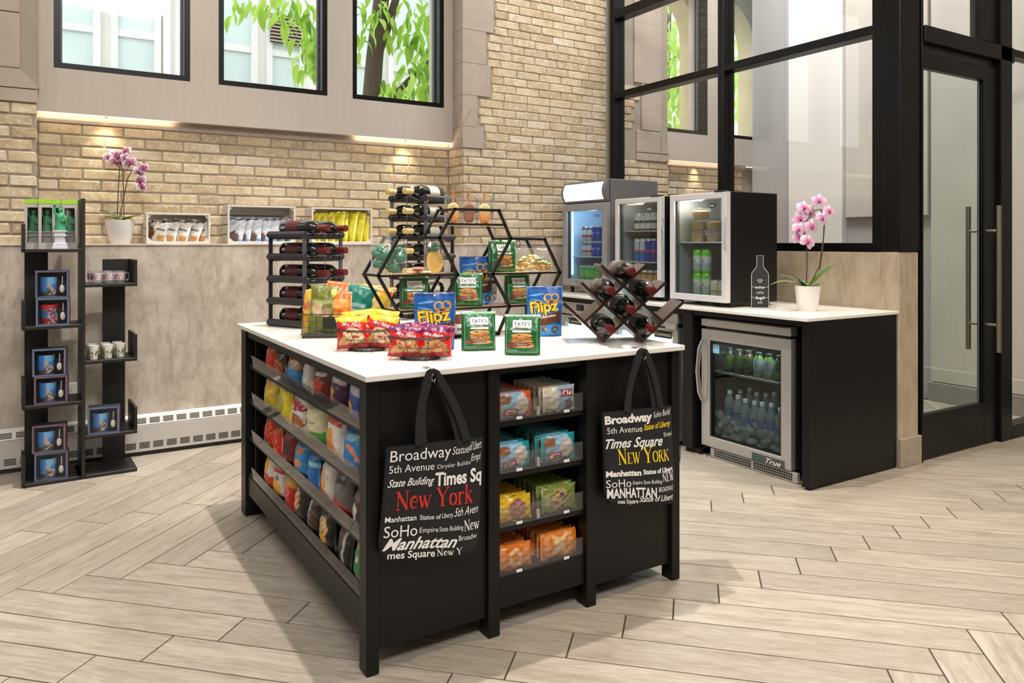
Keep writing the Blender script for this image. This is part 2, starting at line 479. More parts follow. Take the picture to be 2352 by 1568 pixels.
def cam_sees(x, y):
    d = .5277 * x + .8494 * y
    if d < .9: return False
    u = 1176 + 1745 * (.8494 * x - .5277 * y) / d
    return -260 < u < 2620 and 557 + 1745 * 1.32 / d < 1900
def plank(ax, ay, dx, dy, L, vis=[0]):
    """plank from corner a along d, its width to the left of d"""
    px, py = -dy, dx
    g = .0028
    q = [(ax + dx * g + px * g, ay + dy * g + py * g), (ax + dx * (L - g) + px * g, ay + dy * (L - g) + py * g),
         (ax + dx * (L - g) + px * (PW - g), ay + dy * (L - g) + py * (PW - g)), (ax + dx * g + px * (PW - g), ay + dy * g + py * (PW - g))]
    cx, cy = ax + dx * L / 2 + px * PW / 2, ay + dy * L / 2 + py * PW / 2
    if not (cam_sees(cx, cy) or cam_sees(ax, ay) or cam_sees(ax + dx * L, ay + dy * L)): return
    q = clip_poly(q, X0 + .02, 6.33, -.5, 5.25)
    if len(q) < 3: return
    an = atan2(dy, dx); ca, sa = cos(an), sin(an)
    loc = [((x - cx) * ca + (y - cy) * sa, -(x - cx) * sa + (y - cy) * ca) for x, y in q]
    area = sum(loc[i - 1][0] * loc[i][1] - loc[i][0] * loc[i - 1][1] for i in range(len(loc)))
    if abs(area) < .004: return
    mb = MB(); n = len(loc); e = .0012
    ccx = sum(p[0] for p in loc) / n; ccy = sum(p[1] for p in loc) / n
    ins = [(x + e * (1 if x < ccx else -1), y + e * (1 if y < ccy else -1)) for x, y in loc]
    mb.add([(x, y, -.006) for x, y in loc] + [(x, y, -.001) for x, y in loc] + [(x, y, 0) for x, y in ins],
           [tuple(range(2 * n, 3 * n))] + [(i, (i + 1) % n, n + (i + 1) % n, n + i) for i in range(n)] + [(n + i, n + (i + 1) % n, 2 * n + (i + 1) % n, 2 * n + i) for i in range(n)])
    o = mb.build('plank', PLANK, fl); o.location = (cx, cy, 0); o.rotation_euler = (0, 0, an)
AX, AY = .384, 3.461            # an upper peak of the saw-tooth between two bands
BH = 3 * PL * r2                # height of a band of three planks
for k in range(-30, 40):
    bx, by = AX + STEP * k - PW * r2, AY - PW * r2
    for j in range(3):          # middle band: planks run (1,-1)
        plank(bx + j * PL * r2, by - j * PL * r2, r2, -r2, PL)
    ax_, ay_ = AX + STEP * k, AY
    for j in range(3):          # upper band: planks run (1,1), ending on the edge A_k .. B_k+1
        plank(ax_ + PW * r2 + j * PL * r2, ay_ - PW * r2 + j * PL * r2, r2, r2, PL)
    cx_, cy_ = AX + STEP * k + BH, AY - BH
    for j in range(3):          # lower band: planks run (-1,-1)
        plank(cx_ - j * PL * r2, cy_ - j * PL * r2, -r2, -r2, PL)

# ---------------------------------------------------------------- brick laying
def brick_mesh(L, D, H, seed):
    rr = random.Random(seed); mb = MB().box(-L / 2, L / 2, 0, D, -H / 2, H / 2, .006)
    mb.v = [(x + rr.uniform(-.0022, .0022), y + rr.uniform(-.002, .0015), z + rr.uniform(-.002, .002)) for x, y, z in mb.v]
    return mb.mesh('brick', BRICK)
BL, BC, BD = .2365, .0705, .05
BM = {}
def lay(parent, spans, z0, rows, y, joint=.0095, ax='x', course=BC, length=BL, seed=1, off0=0.0, rough=1.0):
    """lay running-bond bricks; spans(row) gives (a, b); front face at y (facing -y) or, for ax='y', at x=y facing -x"""
    rr = random.Random(seed)
    for r in range(rows):
        sp = spans(r)
        if sp is None: continue
        a, b = sp; p = a - (off0 + (length / 2 if r % 2 else 0) + rr.uniform(-.012, .012) * rough)
        while p < b - .02:
            s, e = max(p, a), min(p + length, b)
            p += length
            if e - s < .035: continue
            L = e - s - joint; H = course - joint
            key = (round(L, 2), rr.randrange(3), round(H, 3))
            if key not in BM: BM[key] = brick_mesh(key[0] if abs(key[0] - L) < .006 else L, BD, H, len(BM))
            o = link('brick', BM[key], parent)
            o.scale = (L / key[0], 1, 1)
            dy = rr.uniform(-.003, .003) * rough
            zz = z0 + (r + .5) * course + rr.uniform(-.0012, .0012) * rough
            if ax == 'x': o.location = ((s + e) / 2, y + dy, zz)
            else: o.location = (y + dy, (s + e) / 2, zz); o.rotation_euler = (0, 0, -pi / 2)
            o.rotation_euler.y = rr.uniform(-.004, .004) * rough
STONE_ID = []
def stone(parent, x0, x1, y0, y1, z0, z1, c=.006):
    o = MB().box(x0, x1, y0, y1, z0, z1, c).build('stone_block', STONE, parent); return o

LED = 1.30                                     # ledge height
# back recess
wb = tag(MB().box(-.1, 2.95, 5.547, 5.75, 0, 2.12).build('wall_back', MORTAR), kind='structure')
wb['label'] = 'buff brick recess wall under the three windows with a smooth stone band on top'
lay(wb, lambda r: (-.015, 2.838), LED - .005, 11, 5.54, seed=3, off0=.0)
MB().box(-.03, 2.85, 5.536, 5.60, 2.07, 2.135, .004).build('stone_band', STONE, wb)
# right pier (brick with toothed stone quoins), front face at y = 5.30, return at x = 2.83
wp = tag(MB().box(2.838, 4.72, 5.307, 5.75, 0, CEIL).build('wall_pier_right', MORTAR), kind='structure')
wp['label'] = 'buff brick pier with toothed stone edge right of the windows'
LOWR = 11
lay(wp, lambda r: (2.835, 4.285), LED - .005, LOWR, 5.30, seed=11, off0=.07)
UC = .0665; UZ = LED - .005 + LOWR * BC
def upper(r):
    z = UZ + (r + .5) * UC
    if z < 2.24: a = 3.03
    elif z < 2.49: a = 2.975
    elif z < 2.745: a = 3.095
    elif z < 3.01: a = 3.055
    else: a = 3.125
    return (a, 4.285)
lay(wp, upper, UZ, 34, 5.30, .006, course=UC, length=.2265, seed=5, off0=.1, rough=.45)
lay(wp, lambda r: (5.305, 5.54), LED - .005, LOWR, 2.832, ax='y', length=.118, seed=8)
lz = UZ
for z1, a in ((2.145, 3.022), (2.24, 3.022), (2.49, 2.967), (2.745, 3.087), (3.01, 3.047), (3.5, 3.117), (CEIL, 3.117)):
    stone(wp, 2.832, a, 5.297 if z1 > 2.2 else 5.290, 5.56, lz + .0008, z1 - .0008, .002)
    lz = z1
MB().prism([(2.826, 2.26), (2.905, 2.405), (2.826, 2.405)], 5.284, 5.30).build('stone_chamfer', STONE, wp)
# left pier
wl = tag(MB().box(-1.2, -.02, 5.307, 5.75, 0, CEIL).build('wall_pier_left', MORTAR), kind='structure')
wl['label'] = 'buff brick pier with stone head left of the windows'
lay(wl, lambda r: (-.95, -.015), LED - .005, 12, 5.30, seed=21, off0=.03)
lay(wl, lambda r: (5.305, 5.54), LED - .005, 12, -.017 - BD, ax='y', length=.118, seed=28)
zt = LED - .005 + 12 * BC
MB().box(-.6, -.013, 5.29, 5.56, zt + .002, 2.222, .005).build('stone_block', STONE, wl)
MB().prism([(-.6, 2.226), (-.013, 2.226), (-.013, 2.245), (-.102, 2.335), (-.6, 2.335)], 5.288, 5.56).build('stone_block', STONE, wl)
MB().box(-.6, -.102, 5.292, 5.56, 2.339, 2.66, .005).build('stone_block', STONE, wl)
MB().box(-.6, -.102, 5.292, 5.56, 2.664, CEIL, .005).build('stone_block', STONE, wl)
MB().box(-.11, -.005, 5.40, 5.56, 2.25, CEIL, .004).build('stone_block', STONE, wl)
# marble wainscot and ledge
wm = tag(MB().box(-2.6, 4.285, 5.28, 5.60, 0, LED).build('wall_wainscot', MARBLE), kind='structure')
wm['label'] = 'mottled marble wainscot with a flat ledge below the brick'
MB().box(-2.6, 4.285, 5.268, 5.28, .02, LED, .002).build('marble_panel', MARBLE, wm)
MB().box(-2.6, 4.28, 5.262, 5.53, LED, LED + .012, .003).build('ledge_slab', MARBLE, wm)

# plaster window wall with three windows
wx = [(.071, .856), (1.037, 1.798), (1.991, 2.756)]
WZ0, WZ1 = 2.40, 4.1
ww = MB()
def wall_with_holes(mb, x0, x1, y0, y1, z0, z1, holes, hz0, hz1):
    mb.box(x0, x1, y0, y1, z0, hz0); mb.box(x0, x1, y0, y1, hz1, z1)
    p = x0
    for a, b in holes:
        mb.box(p, a, y0, y1, hz0, hz1); p = b
    mb.box(p, x1, y0, y1, hz0, hz1)
wall_with_holes(ww, -.014, 2.832, 5.47, 5.53, 2.125, CEIL, wx, WZ0, WZ1)
wall_with_holes(ww, -.014, 2.832, 5.53, 5.74, 2.16, CEIL, wx, WZ0, WZ1)
wob = tag(ww.build('wall_window', PLASTER), kind='structure')
wob['label'] = 'plaster window wall overhanging the brick recess'
def make_window(n, x0, x1, lab):
    f = MB(); w = .036
    f.box(x0, x0 + w, 5.476, 5.62, WZ0, WZ1); f.box(x1 - w, x1, 5.476, 5.62, WZ0, WZ1)
    f.box(x0 + w, x1 - w, 5.476, 5.62, WZ0, WZ0 + w); f.box(x0 + w, x1 - w, 5.476, 5.62, WZ1 - w, WZ1)
    o = tag(f.build('window_%d' % n, BRONZE), lab, kind='structure')
    s = MB(); s.box(x0 + w, x0 + w + .012, 5.56, 5.59, WZ0 + w, WZ1 - w); s.box(x1 - w - .012, x1 - w, 5.56, 5.59, WZ0 + w, WZ1 - w)
    s.box(x0 + w, x1 - w, 5.56, 5.59, WZ0 + w, WZ0 + w + .012); s.build('glazing_bead', pm('grey_bead', (70, 70, 72), .4), o)
    MB().box(x0 + w, x1 - w, 5.572, 5.578, WZ0 + w, WZ1 - w).build('pane', GLASS, o)
    return o
make_window(1, *wx[0], 'left black framed window facing the pale building')
make_window(2, *wx[1], 'middle black framed window with the louvred vent outside')
make_window(3, *wx[2], 'right black framed window with the tree trunk outside')
# small puck lamps under the overhang
for k, x in enumerate((.36, 2.43)):
    t = thing('puck_lamp', ['round lamp under the window wall above the white orchid pot', 'round lamp under the window wall above the tall wine rack'][k], 'lamp', (x, 5.512, 2.125))
    MB().lathe([(.022, -.012), (.024, 0)], 14).build('housing', SILVER, t)
    MB().lathe([(.0, -.0135), (.018, -.0135)], 14, cap=False).build('lens', mat_emit('lamp_lens', (255, 225, 170), 3), t)
    light('SPOT', 'puck_light', (x, 5.482, 2.112), 12, .03, (1, .80, .54), (x, 5.53, 1.2), 96, 1.0)
    light('AREA', 'puck_strip', (x, 5.500, 2.09), 1.9, .8, (1, .82, .55), (x, 5.505, 3), size_y=.02)

# ---------------------------------------------------------------- baseboard heater along the wainscot
hm = pm('heater_enamel', (188, 183, 178), .45, 0, .02, 6)
hs = pm('heater_slot', (52, 48, 45), .8)
t = thing('baseboard_heater', 'long white baseboard heater with slotted grilles under the marble wall', 'heater', (0, 5.268, 0))
MB().box(-1.3, 3.3, -.062, 0, .025, .188, .004).build('body', hm, t)
MB().add([(-1.3, -.062, .19), (3.3, -.062, .19), (3.3, -.05, .238), (-1.3, -.05, .238), (-1.3, 0, .245), (3.3, 0, .245), (-1.3, 0, .19), (3.3, 0, .19)],
         [(0, 1, 2, 3), (3, 2, 5, 4), (0, 3, 4, 6), (1, 7, 5, 2)]).build('top_cover', pm('heater_top', (226, 223, 219), .4, 0, .02, 6), t)
top = MB(); bot = MB()
def slots(x, z, dy, h, slope):
    s = MB()
    for i in range(4):
        zz = z + h * (i + .5) / 4
        y = dy + slope * (zz - z)
        s.add([(x, y - .0012, zz - h * .075), (x + .058, y - .0012, zz - h * .075), (x + .058, y - .0012 + slope * h * .15, zz + h * .075), (x, y - .0012 + slope * h * .15, zz + h * .075)], [(0, 1, 2, 3)])
    return s
gA = slots(0, 0, 0, .034, .25).mesh('grille', hs); gB = slots(0, 0, 0, .040, 0).mesh('grille', hs)
x = -1.28
while x < 1.75:
    link('grille', gA, t, (x, -.0606, .198)); link('grille', gB, t, (x + .02, -.062, .045)); x += .0775
MB().box(-1.3, 3.3, -.05, 0, 0, .024).build('toe_gap', pm('heater_toe', (40, 36, 33), .8), t)
t = thing('wall_outlet', 'white wall outlet plate on the marble behind the black shelf unit', 'outlet', (.150, 5.268, .420))
MB().box(-.038, .038, -.006, 0, -.06, .06, .003).build('plate', WHITE, t)
for z in (-.03, .03): MB().box(-.017, .017, -.009, -.006, z - .016, z + .016, .002).build('socket', CERAM, t)

# ---------------------------------------------------------------- partition (glass wall at x = 4.29)
PX = 4.29
pw = tag(MB().box(PX, PX + .16, 2.60, 5.30, 0, 1.262).build('wall_half', MARBLEW), kind='structure')
pw['label'] = 'low marble clad wall behind the drinks counter carrying the glass partition'
for a, b in ((2.62, 3.80), (3.803, 5.28)):
    MB().box(PX - .012, PX, a, b, 0, 1.262, .002).build('marble_panel', MARBLEW, pw)
gw = tag(MB().box(PX, PX + .12, 5.20, 5.262, 1.262, CEIL, .003).build('wall_glass_partition', BRONZE), kind='structure')
gw['label'] = 'black framed glass partition above the drinks counter'
for n_, (a, b) in (('post', (3.945, 4.003)), ('post', (2.705, 2.765))):
    MB().box(PX, PX + .12, a, b, 1.262, CEIL, .003).build(n_, BRONZE, gw)
for z0, z1 in ((1.262, 1.318), (2.585, 2.64), (3.285, 3.36)):
    for a, b in ((2.765, 3.945), (4.003, 5.20)):
        MB().box(PX + .003, PX + .117, a, b, z0, z1, .003).build('rail', BRONZE, gw)
for z0, z1 in ((1.318, 2.585), (2.64, 3.285), (3.36, CEIL)):
    for a, b in ((2.765, 3.945), (4.003, 5.20)):
        MB().box(PX + .055, PX + .063, a, b, z0, z1).build('pane', GLASS, gw)
# corner column: stone foot and black column
cl = tag(MB().box(4.277, 4.49, 2.58, 2.705, 1.266, CEIL, .004).build('column_corner', BRONZE), kind='structure')
cl['label'] = 'black corner column standing on the marble pillar'
cp = tag(MB().box(4.275, 4.475, 2.585, 2.70, 0, 1.264, .004).build('pillar_corner', MARBLEW), kind='structure')
cp['label'] = 'marble clad pillar at the end of the drinks counter'
MB().box(4.272, 4.485, 2.568, 2.588, 0, .168, .003).build('base_tile', make_mottled('base_tile', (176, 164, 148), (150, 136, 120), 14, rough=.6), cp)

# ---------------------------------------------------------------- glazed front with sliding door (plane y = 2.58)
df = tag(MB().box(4.49, 4.507, 2.57, 2.70, 0, CEIL, .003).build('door_frame', BRONZE), kind='structure')
df['label'] = 'black door frame beside the marble pillar'
MB().box(4.507, 5.58, 2.56, 2.66, 2.528, 2.628, .004).build('lintel', BRONZE, df)
MB().box(4.507, 5.58, 2.60, 2.66, 2.46, 2.528, .002).build('track', BLACKM, df)
MB().box(5.40, 5.546, 2.56, 2.68, 0, CEIL, .004).build('jamb', BRONZE, df)
MB().box(4.507, 5.40, 2.605, 2.613, 2.628, CEIL).build('pane', GLASS, df)
MB().box(5.20, 5.40, 2.585, 2.66, 2.64, CEIL, .003).build('mullion', BRONZE, df)
dr = tag(MB().box(5.23, 5.405, 2.585, 2.63, .01, 2.47, .004).build('door_1', BRONZE), kind='structure')
dr['label'] = 'glazed sliding door with long steel pull handles'
MB().box(4.515, 5.23, 2.585, 2.63, .01, .277, .004).build('bottom_rail', BRONZE, dr)
MB().box(4.507, 5.23, 2.585, 2.63, 2.378, 2.47, .004).build('top_rail', BRONZE, dr)
MB().box(4.507, 4.519, 2.585, 2.63, .01, 2.47, .003).build('stile', BRONZE, dr)
MB().box(4.519, 5.23, 2.604, 2.612, .277, 2.378).build('pane', mat_glass('door_pane', (.90, .95, .92), 1.0), dr)
MB().box(5.19, 5.198, 2.600, 2.604, .277, 2.378).build('glass_edge', pm('glass_edge', (90, 112, 116), .3), dr)
nickel = pm('satin_nickel', (168, 156, 142), .3, .85, .04, 20)
for y, y2 in ((2.51, 2.585), (2.70, 2.63)):
    hx = 5.262
    h = MB().tube([(hx, y, .61), (hx, y, 1.56)], .0155, 14).build('pull_handle', nickel, dr, True)
    for z in (.785, 1.396): MB().tube([(hx, y, z), (hx, y2, z)], .011, 10).build('standoff', nickel, h, True)
gr = tag(MB().box(5.546, 7.9, 2.56, 2.66, 0, .09, .004).build('wall_glazed_right', BRONZE), kind='structure')
gr['label'] = 'glazed screen right of the sliding door'
MB().box(5.546, 7.9, 2.57, 2.65, 2.58, 2.628, .003).build('rail', BRONZE, gr)
for z0, z1 in ((.09, 2.58), (2.628, CEIL)): MB().box(5.546, 7.9, 2.605, 2.613, z0, z1).build('pane', GLASS, gr)
MB().box(7.0, 7.14, 2.56, 2.68, .09, CEIL, .004).build('mullion', BRONZE, gr)

# ---------------------------------------------------------------- annex seen through the glass
st = tag(MB().box(4.722, 5.02, 5.307, 5.75, 0, CEIL).build('wall_pier_annex', MORTAR), kind='structure')
st['label'] = 'stone edged brick pier seen through the glass partition'
lay(st, lambda r: (4.36, 5.035), LED - .005, LOWR, 5.30, seed=31, off0=.05)
lay(st, lambda r: ((4.36, 4.675) if r > 3 else (4.36, 4.61)) if r < 6 else None, UZ + .28, 6, 5.30, .006, course=UC, length=.2265, seed=35)
lz = UZ
for z1, a in ((2.145, 4.63), (2.35, 4.63), (2.78, 4.69), (CEIL, 4.60)):
    stone(st, a, 5.03 if z1 < 2.3 else 4.93, 5.292, 5.56, lz + .002, z1 - .002); lz = z1
MB().prism([(4.93, 2.15), (5.03, 2.15), (4.96, 2.32), (4.93, 2.34)], 5.29, 5.46).build('stone_block', STONE, st)
wb2 = tag(MB().box(5.0, 6.5, 5.547, 5.75, 0, 2.12).build('wall_back_annex', MORTAR), kind='structure')
wb2['label'] = 'lit brick recess seen through the glass partition'
lay(wb2, lambda r: (5.03, 6.31), 1.72, 5, 5.54, seed=41)
MB().box(5.03, 6.36, 5.536, 5.60, 2.07, 2.135, .004).build('stone_band', STONE, wb2)
MB().box(5.0, 6.4, 5.536, 5.60, LED, 1.715, .004).build('plain_course', BRICK, wb2)
w2 = [(4.985, 5.725), (6.0, 6.85)]
mb = MB(); wall_with_holes(mb, 4.95, 7.0, 5.47, 5.53, 2.125, CEIL, w2, WZ0, 4.1); wall_with_holes(mb, 4.95, 7.0, 5.53, 5.74, 2.16, CEIL, w2, WZ0, 4.1)
o = tag(mb.build('wall_window_annex', PLASTER), kind='structure'); o['label'] = 'plaster window wall seen through the glass partition'
make_window(4, *w2[0], 'black framed window seen through the partition, left of its post')
make_window(5, *w2[1], 'narrow window seen through the partition, right of its post')
light('SPOT', 'puck_light', (5.6, 5.492, 2.112), 11, .03, (1, .82, .55), (5.6, 5.53, 1.2), 74, 1.0)
light('AREA', 'puck_strip', (5.6, 5.505, 2.085), 1.0, .75, (1, .82, .55), (5.6, 5.505, 3), size_y=.02)
sw = tag(MB().box(6.38, 6.6, 2.66, 5.469, 0, CEIL).build('wall_annex_side', make_mottled('shade_toned_wallcovering', (176, 174, 172), (168, 166, 164), 8, (5, 5, .8), .8, .5)), kind='structure')  # greyer than its panels: the shade on this wall is put into its colour
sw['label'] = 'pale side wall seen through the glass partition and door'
MB().box(6.30, 6.38, 4.36, 4.95, 0, CEIL, .004).build('pilaster', pm('white_pilaster', (234, 231, 225), .8, 0, .02, 3), sw)
MB().box(6.335, 6.38, 3.58, 4.352, 1.55, CEIL, .006).build('wall_panel', LIGHTWALL, sw)
MB().box(6.345, 6.38, 2.67, 3.56, .16, CEIL, .004).build('wall_panel', LIGHTWALL, sw)
MB().box(6.325, 6.38, 2.67, 3.575, 0, .155, .004).build('base_tile', make_mottled('annex_base', (150, 144, 140), (132, 126, 122), 10, rough=.6), sw)

# ---------------------------------------------------------------- rest of the room (behind and above the camera)
o = tag(MB().box(X0, X1, Y0, 5.75, CEIL, CEIL + .1).build('ceiling', CEILW), kind='structure'); o['label'] = 'plain pale ceiling'
o = tag(MB().box(X0 - .1, X0, Y0, 5.75, 0, CEIL).build('wall_left', BEIGE), kind='structure'); o['label'] = 'plain beige wall left of the room'
o = tag(MB().box(X0, X1, Y0 - .1, Y0, 0, CEIL).build('wall_front', BEIGE), kind='structure'); o['label'] = 'plain beige wall behind the camera'
o = tag(MB().box(X1, X1 + .1, Y0, 5.75, 0, CEIL).build('wall_right', BEIGE), kind='structure'); o['label'] = 'plain beige wall at the far right'
# ---------------------------------------------------------------- outside: pale building, tree
fac = pm('pale_facade', (232, 230, 224), .8, 0, .03, 2)
bt = thing('building', 'pale building across the street with sash windows and a louvred vent', 'building', (0, 12.2, 0))
MB().box(-5, 14, .0, 1.0, -1, 9).build('wall', fac, bt)
wf = pm('sash_frame', (214, 216, 212), .5, 0, .02, 3)
pn = pm('hazy_pane', (196, 212, 210), .15, 0, .12, 1.2)
def sash(x0, x1, z0, z1, zm):
    w = .09; f = MB()
    f.box(x0, x0 + w, -.09, 0, z0, z1); f.box(x1 - w, x1, -.09, 0, z0, z1); f.box(x0, x1, -.09, 0, z1 - w, z1); f.box(x0, x1, -.09, 0, z0, z0 + w)
    f.box(x0 + w, x1 - w, -.07, 0, zm - .05, zm + .05)
    o = f.build('window', wf, bt)
    MB().box(x0 + w, x1 - w, -.03, -.005, z0 + w, zm - .05).build('pane', pn, o)
    MB().box(x0 + w, x1 - w, -.045, -.02, zm + .05, z1 - w).build('pane', pn, o)
for x0, x1 in ((-1.6, -.55), (-.42, .72), (.85, 1.50), (2.10, 2.87), (3.01, 3.62), (4.1, 4.9), (5.05, 5.9), (6.9, 7.7), (7.85, 8.6), (9.4, 10.2), (10.4, 11.2)):
    sash(x0, x1, 3.70, 6.3, 4.31)
    sash(x0, x1, .3, 2.9, 1.7)
for x in (1.53, 1.70): MB().box(x, x + .1, -.06, 0, -1, 9).build('pilaster', fac, bt)
MB().box(-5, 14, -.14, 0, 3.3, 3.52, .01).build('string_course', fac, bt)
v = MB().box(3.06, 3.58, -.12, -.10, 4.46, 4.90).build('vent', pm('vent_recess', (70, 58, 54), .8), bt)
for i in range(8): MB().box(3.06, 3.58, -.16, -.12, 4.475 + i * .054, 4.490 + i * .054).build('slat', pm('vent_slat', (190, 170, 160), .6), v)

bark = pm('bark', (86, 74, 62), .9, 0, .3, 14, bmp=.6)
LEAFM = []
for k, c in enumerate(((150, 190, 70), (176, 210, 92), (122, 168, 60))):
    m, nt, b = newmat('tree_leaf_%d' % k); c = lin(c)
    oi = nt.nodes.new('ShaderNodeObjectInfo')
    nt.links.new(mixc(nt, oi.outputs['Random'], tuple(x * .75 for x in c), tuple(min(1, x * 1.25) for x in c)), b.inputs['Base Color'])
    setb(b, .5); tr = nt.nodes.new('ShaderNodeBsdfTranslucent'); tr.inputs[0].default_value = (*[min(1, x * 1.3) for x in c], 1)
    mx = nt.nodes.new('ShaderNodeMixShader'); mx.inputs[0].default_value = .5
    nt.links.new(b.outputs[0], mx.inputs[1]); nt.links.new(tr.outputs[0], mx.inputs[2]); nt.links.new(mx.outputs[0], nt.nodes['Material Output'].inputs[0])
    LEAFM.append(m)
def leaf_mb(L, w, droop):
    mb = MB(); n = 6; v = []
    for i in range(n + 1):
        t = i / n; ww = w * sin(pi * min(1, t * .96 + .02)) ** .8 * (1 - .35 * t)
        a = droop * t
        y = L * t * cos(a * .6); z = -L * t * sin(a * .6)
        v += [(-ww, y, z + ww * .3), (0, y, z), (ww, y, z + ww * .3)]
    f = []
    for i in range(n):
        for j in (0, 1): f.append((3 * i + j, 3 * i + j + 1, 3 * i + j + 4, 3 * i + j + 3))
    return mb.add(v, f)
LM = [leaf_mb(.17, .032, .9).mesh('leaf', m, 'all') for m in LEAFM]
def tree(loc, label, limbs, clusters, nleaf, seed, stuff=0, spread=.5):
    t = thing('tree', label, 'tree', loc); rr = random.Random(seed)
    for i, (pts, r) in enumerate(limbs):
        n = len(pts); MB().tube(pts, [r * (1 - .45 * k / (n - 1)) for k in range(n)], 10).build('trunk' if i == 0 else 'branch', bark, t, True)
    def place(cen, sp):
        return Vector([cen[k] + rr.gauss(0, sp[k]) for k in range(3)])
    for i in range(nleaf):
        c, sp = clusters[i % len(clusters)]
        o = link('leaf', LM[rr.randrange(3)], t, place(c, sp), (-radians(rr.uniform(10, 75)), rr.uniform(-.5, .5), rr.uniform(0, 2 * pi)))
        s = rr.uniform(.75, 1.35); o.scale = (s, s, s)
    if stuff:
        mb = MB(); base = leaf_mb(.17, .034, .9)
        for i in range(stuff):
            c, sp = clusters[i % len(clusters)]
            M_ = Matrix.Translation(place(c, [x * 1.5 for x in sp])) @ Matrix.Rotation(rr.uniform(0, 2 * pi), 4, 'Z') @ Matrix.Rotation(-rr.uniform(.2, 1.3), 4, 'X') @ Matrix.Scale(rr.uniform(.8, 1.4), 4)
            mb.add([M_ @ Vector(p) for p in base.v], base.f)
        o = mb.build('foliage', LEAFM[1], t, 'all'); o['kind'] = 'stuff'
    return t
# coordinates local to the tree foot (2.75, 7.6, 0)
TX, TY = 2.95, 7.7
limbs = [([(0, 0, -1), (.01, 0, 1.5), (.05, .02, 2.6), (.11, .03, 3.3), (.22, .04, 4.2), (.30, .05, 5.2)], .125),
         ([(.04, 0, 2.62), (.28, .02, 2.86), (.52, .03, 3.12), (.72, .03, 3.30), (.95, .04, 3.6)], .042),
         ([(.13, .02, 3.35), (.28, 0, 3.75), (.42, -.05, 4.3)], .06), ([(.2, 0, 4.0), (-.5, -.1, 4.5), (-1.2, -.15, 4.5), (-1.7, -.2, 4.2)], .05)]
cl = []
for px, pz, sx, sz in ((.30, 3.78, .10, .10), (.52, 3.70, .10, .11), (.62, 3.50, .07, .10), (.42, 3.52, .07, .07), (.45, 3.00, .08, .04), (.20, 2.98, .07, .04), (.62, 3.00, .05, .06), (.66, 3.75, .10, .14), (.05, 3.80, .10, .06), (-.10, 3.50, .03, .10), (.55, 3.25, .06, .04),
                       (-1.28, 3.66, .12, .05), (-1.02, 3.62, .10, .07), (-.80, 3.60, .08, .07), (-.64, 3.50, .05, .09), (-.62, 3.28, .05, .07), (-.66, 3.14, .05, .05), (-.74, 3.74, .2, .06), (-.58, 3.4, .03, .1)):
    cl.append(((px, -.1, pz), (sx, .16, sz)))
tree((TX, TY, 0), 'leafy street tree with a grey trunk outside the right and middle windows', limbs, cl, 230, 4, 160)
cl2 = [((RND.uniform(-1.6, 1.2), RND.uniform(-.6, .6), RND.uniform(2.5, 4.9)), (.26, .25, .24)) for _ in range(30)]
lb2 = [([(-.1, .2, -1), (0, .2, 1.6), (.1, .2, 3), (.2, .2, 5)], .1)] + [([(0, .2, 2.2 + .3 * k), (-.35 - .1 * k, .1, 2.7 + .35 * k), (-.9 + .5 * k, 0, 3.3 + .35 * k)], .02) for k in range(4)] + [([(0, .2, 2.4), (.4, .1, 2.8), (.9, 0, 3.1)], .022)]
tree((8.05, 8.5, 0), 'airy street tree outside the windows of the room behind the partition', lb2, cl2, 270, 9, 1800)
# street level and the stone arches outside the annex windows
o = tag(MB().box(-8, 16, 5.76, 12.2, -1.2, -1.0).build('pavement', pm('pavement', (190, 188, 182), .9)), 'grey street pavement outside the windows', kind='structure')
arch_m = make_mottled('arch_stone', (206, 192, 146), (176, 160, 116), 6, rough=.8)
for k, (xl, xr) in enumerate(((5.0, 5.87), (5.93, 6.78))):   # right jamb and the curve springing from it
    q = [(xr + .22, 2.2), (xr + .22, CEIL), (xl - .3, CEIL), (xl - .3, 3.96)] + [(xr - .5 + .5 * cos(a_), 3.48 + .5 * sin(a_)) for a_ in [radians(100 - 10 * i) for i in range(11)]] + [(xr, 2.2)]
    a_o = tag(MB().prism(q, 5.80, 6.02).build('window_arch', arch_m), ['yellow stone arch outside the first window behind the partition', 'yellow stone arch outside the second window behind the partition'][k], kind='structure')
    MB().prism([(xr + .03, 2.2), (xr + .03, 3.48)] + [(xr - .5 + .53 * cos(a_), 3.48 + .53 * sin(a_)) for a_ in [radians(10 * i) for i in range(11)]] + [(xr - .5 + .48 * cos(a_), 3.48 + .48 * sin(a_)) for a_ in [radians(100 - 10 * i) for i in range(11)]] + [(xr - .02, 2.2)], 5.77, 5.80).build('arch_moulding', arch_m, a_o)
# ---------------------------------------------------------------- island display cabinet
IX0, IX1, IY0, IY1 = .84, 2.135, 2.188, 3.88
isl = thing('display_island', 'black display island with legs, snack shelves and a white stone top', 'island', (0, 0, 0))
def ipart(n, mb, m=BLACK, p=isl): return mb.build(n, m, p)
for x, y, w, d in ((.84, 2.188, .042, .062), (1.268, 2.188, .045, .062), (1.678, 2.188, .044, .062), (2.095, 2.188, .042, .062), (.84, 3.785, .11, .09), (2.095, 3.80, .042, .08)):
    ipart('leg', MB().box(x, x + w, y, y + d, 0, .90, .003))
ipart('front_panel', MB().box(.882, 1.268, 2.206, 2.226, .064, .90, .002))
ipart('front_panel', MB().box(1.722, 2.095, 2.206, 2.226, .064, .90, .002))
ipart('kick_panel', MB().box(1.313, 1.678, 2.204, 2.224, .082, .19, .002))
ipart('plinth', MB().box(1.00, 1.95, 2.40, 3.70, .0, .10))
ipart('end_panel', MB().box(2.11, 2.128, 2.25, 3.80, .064, .90, .002))
ipart('back_panel', MB().box(.95, 2.095, 3.86, 3.878, .064, .90, .002))
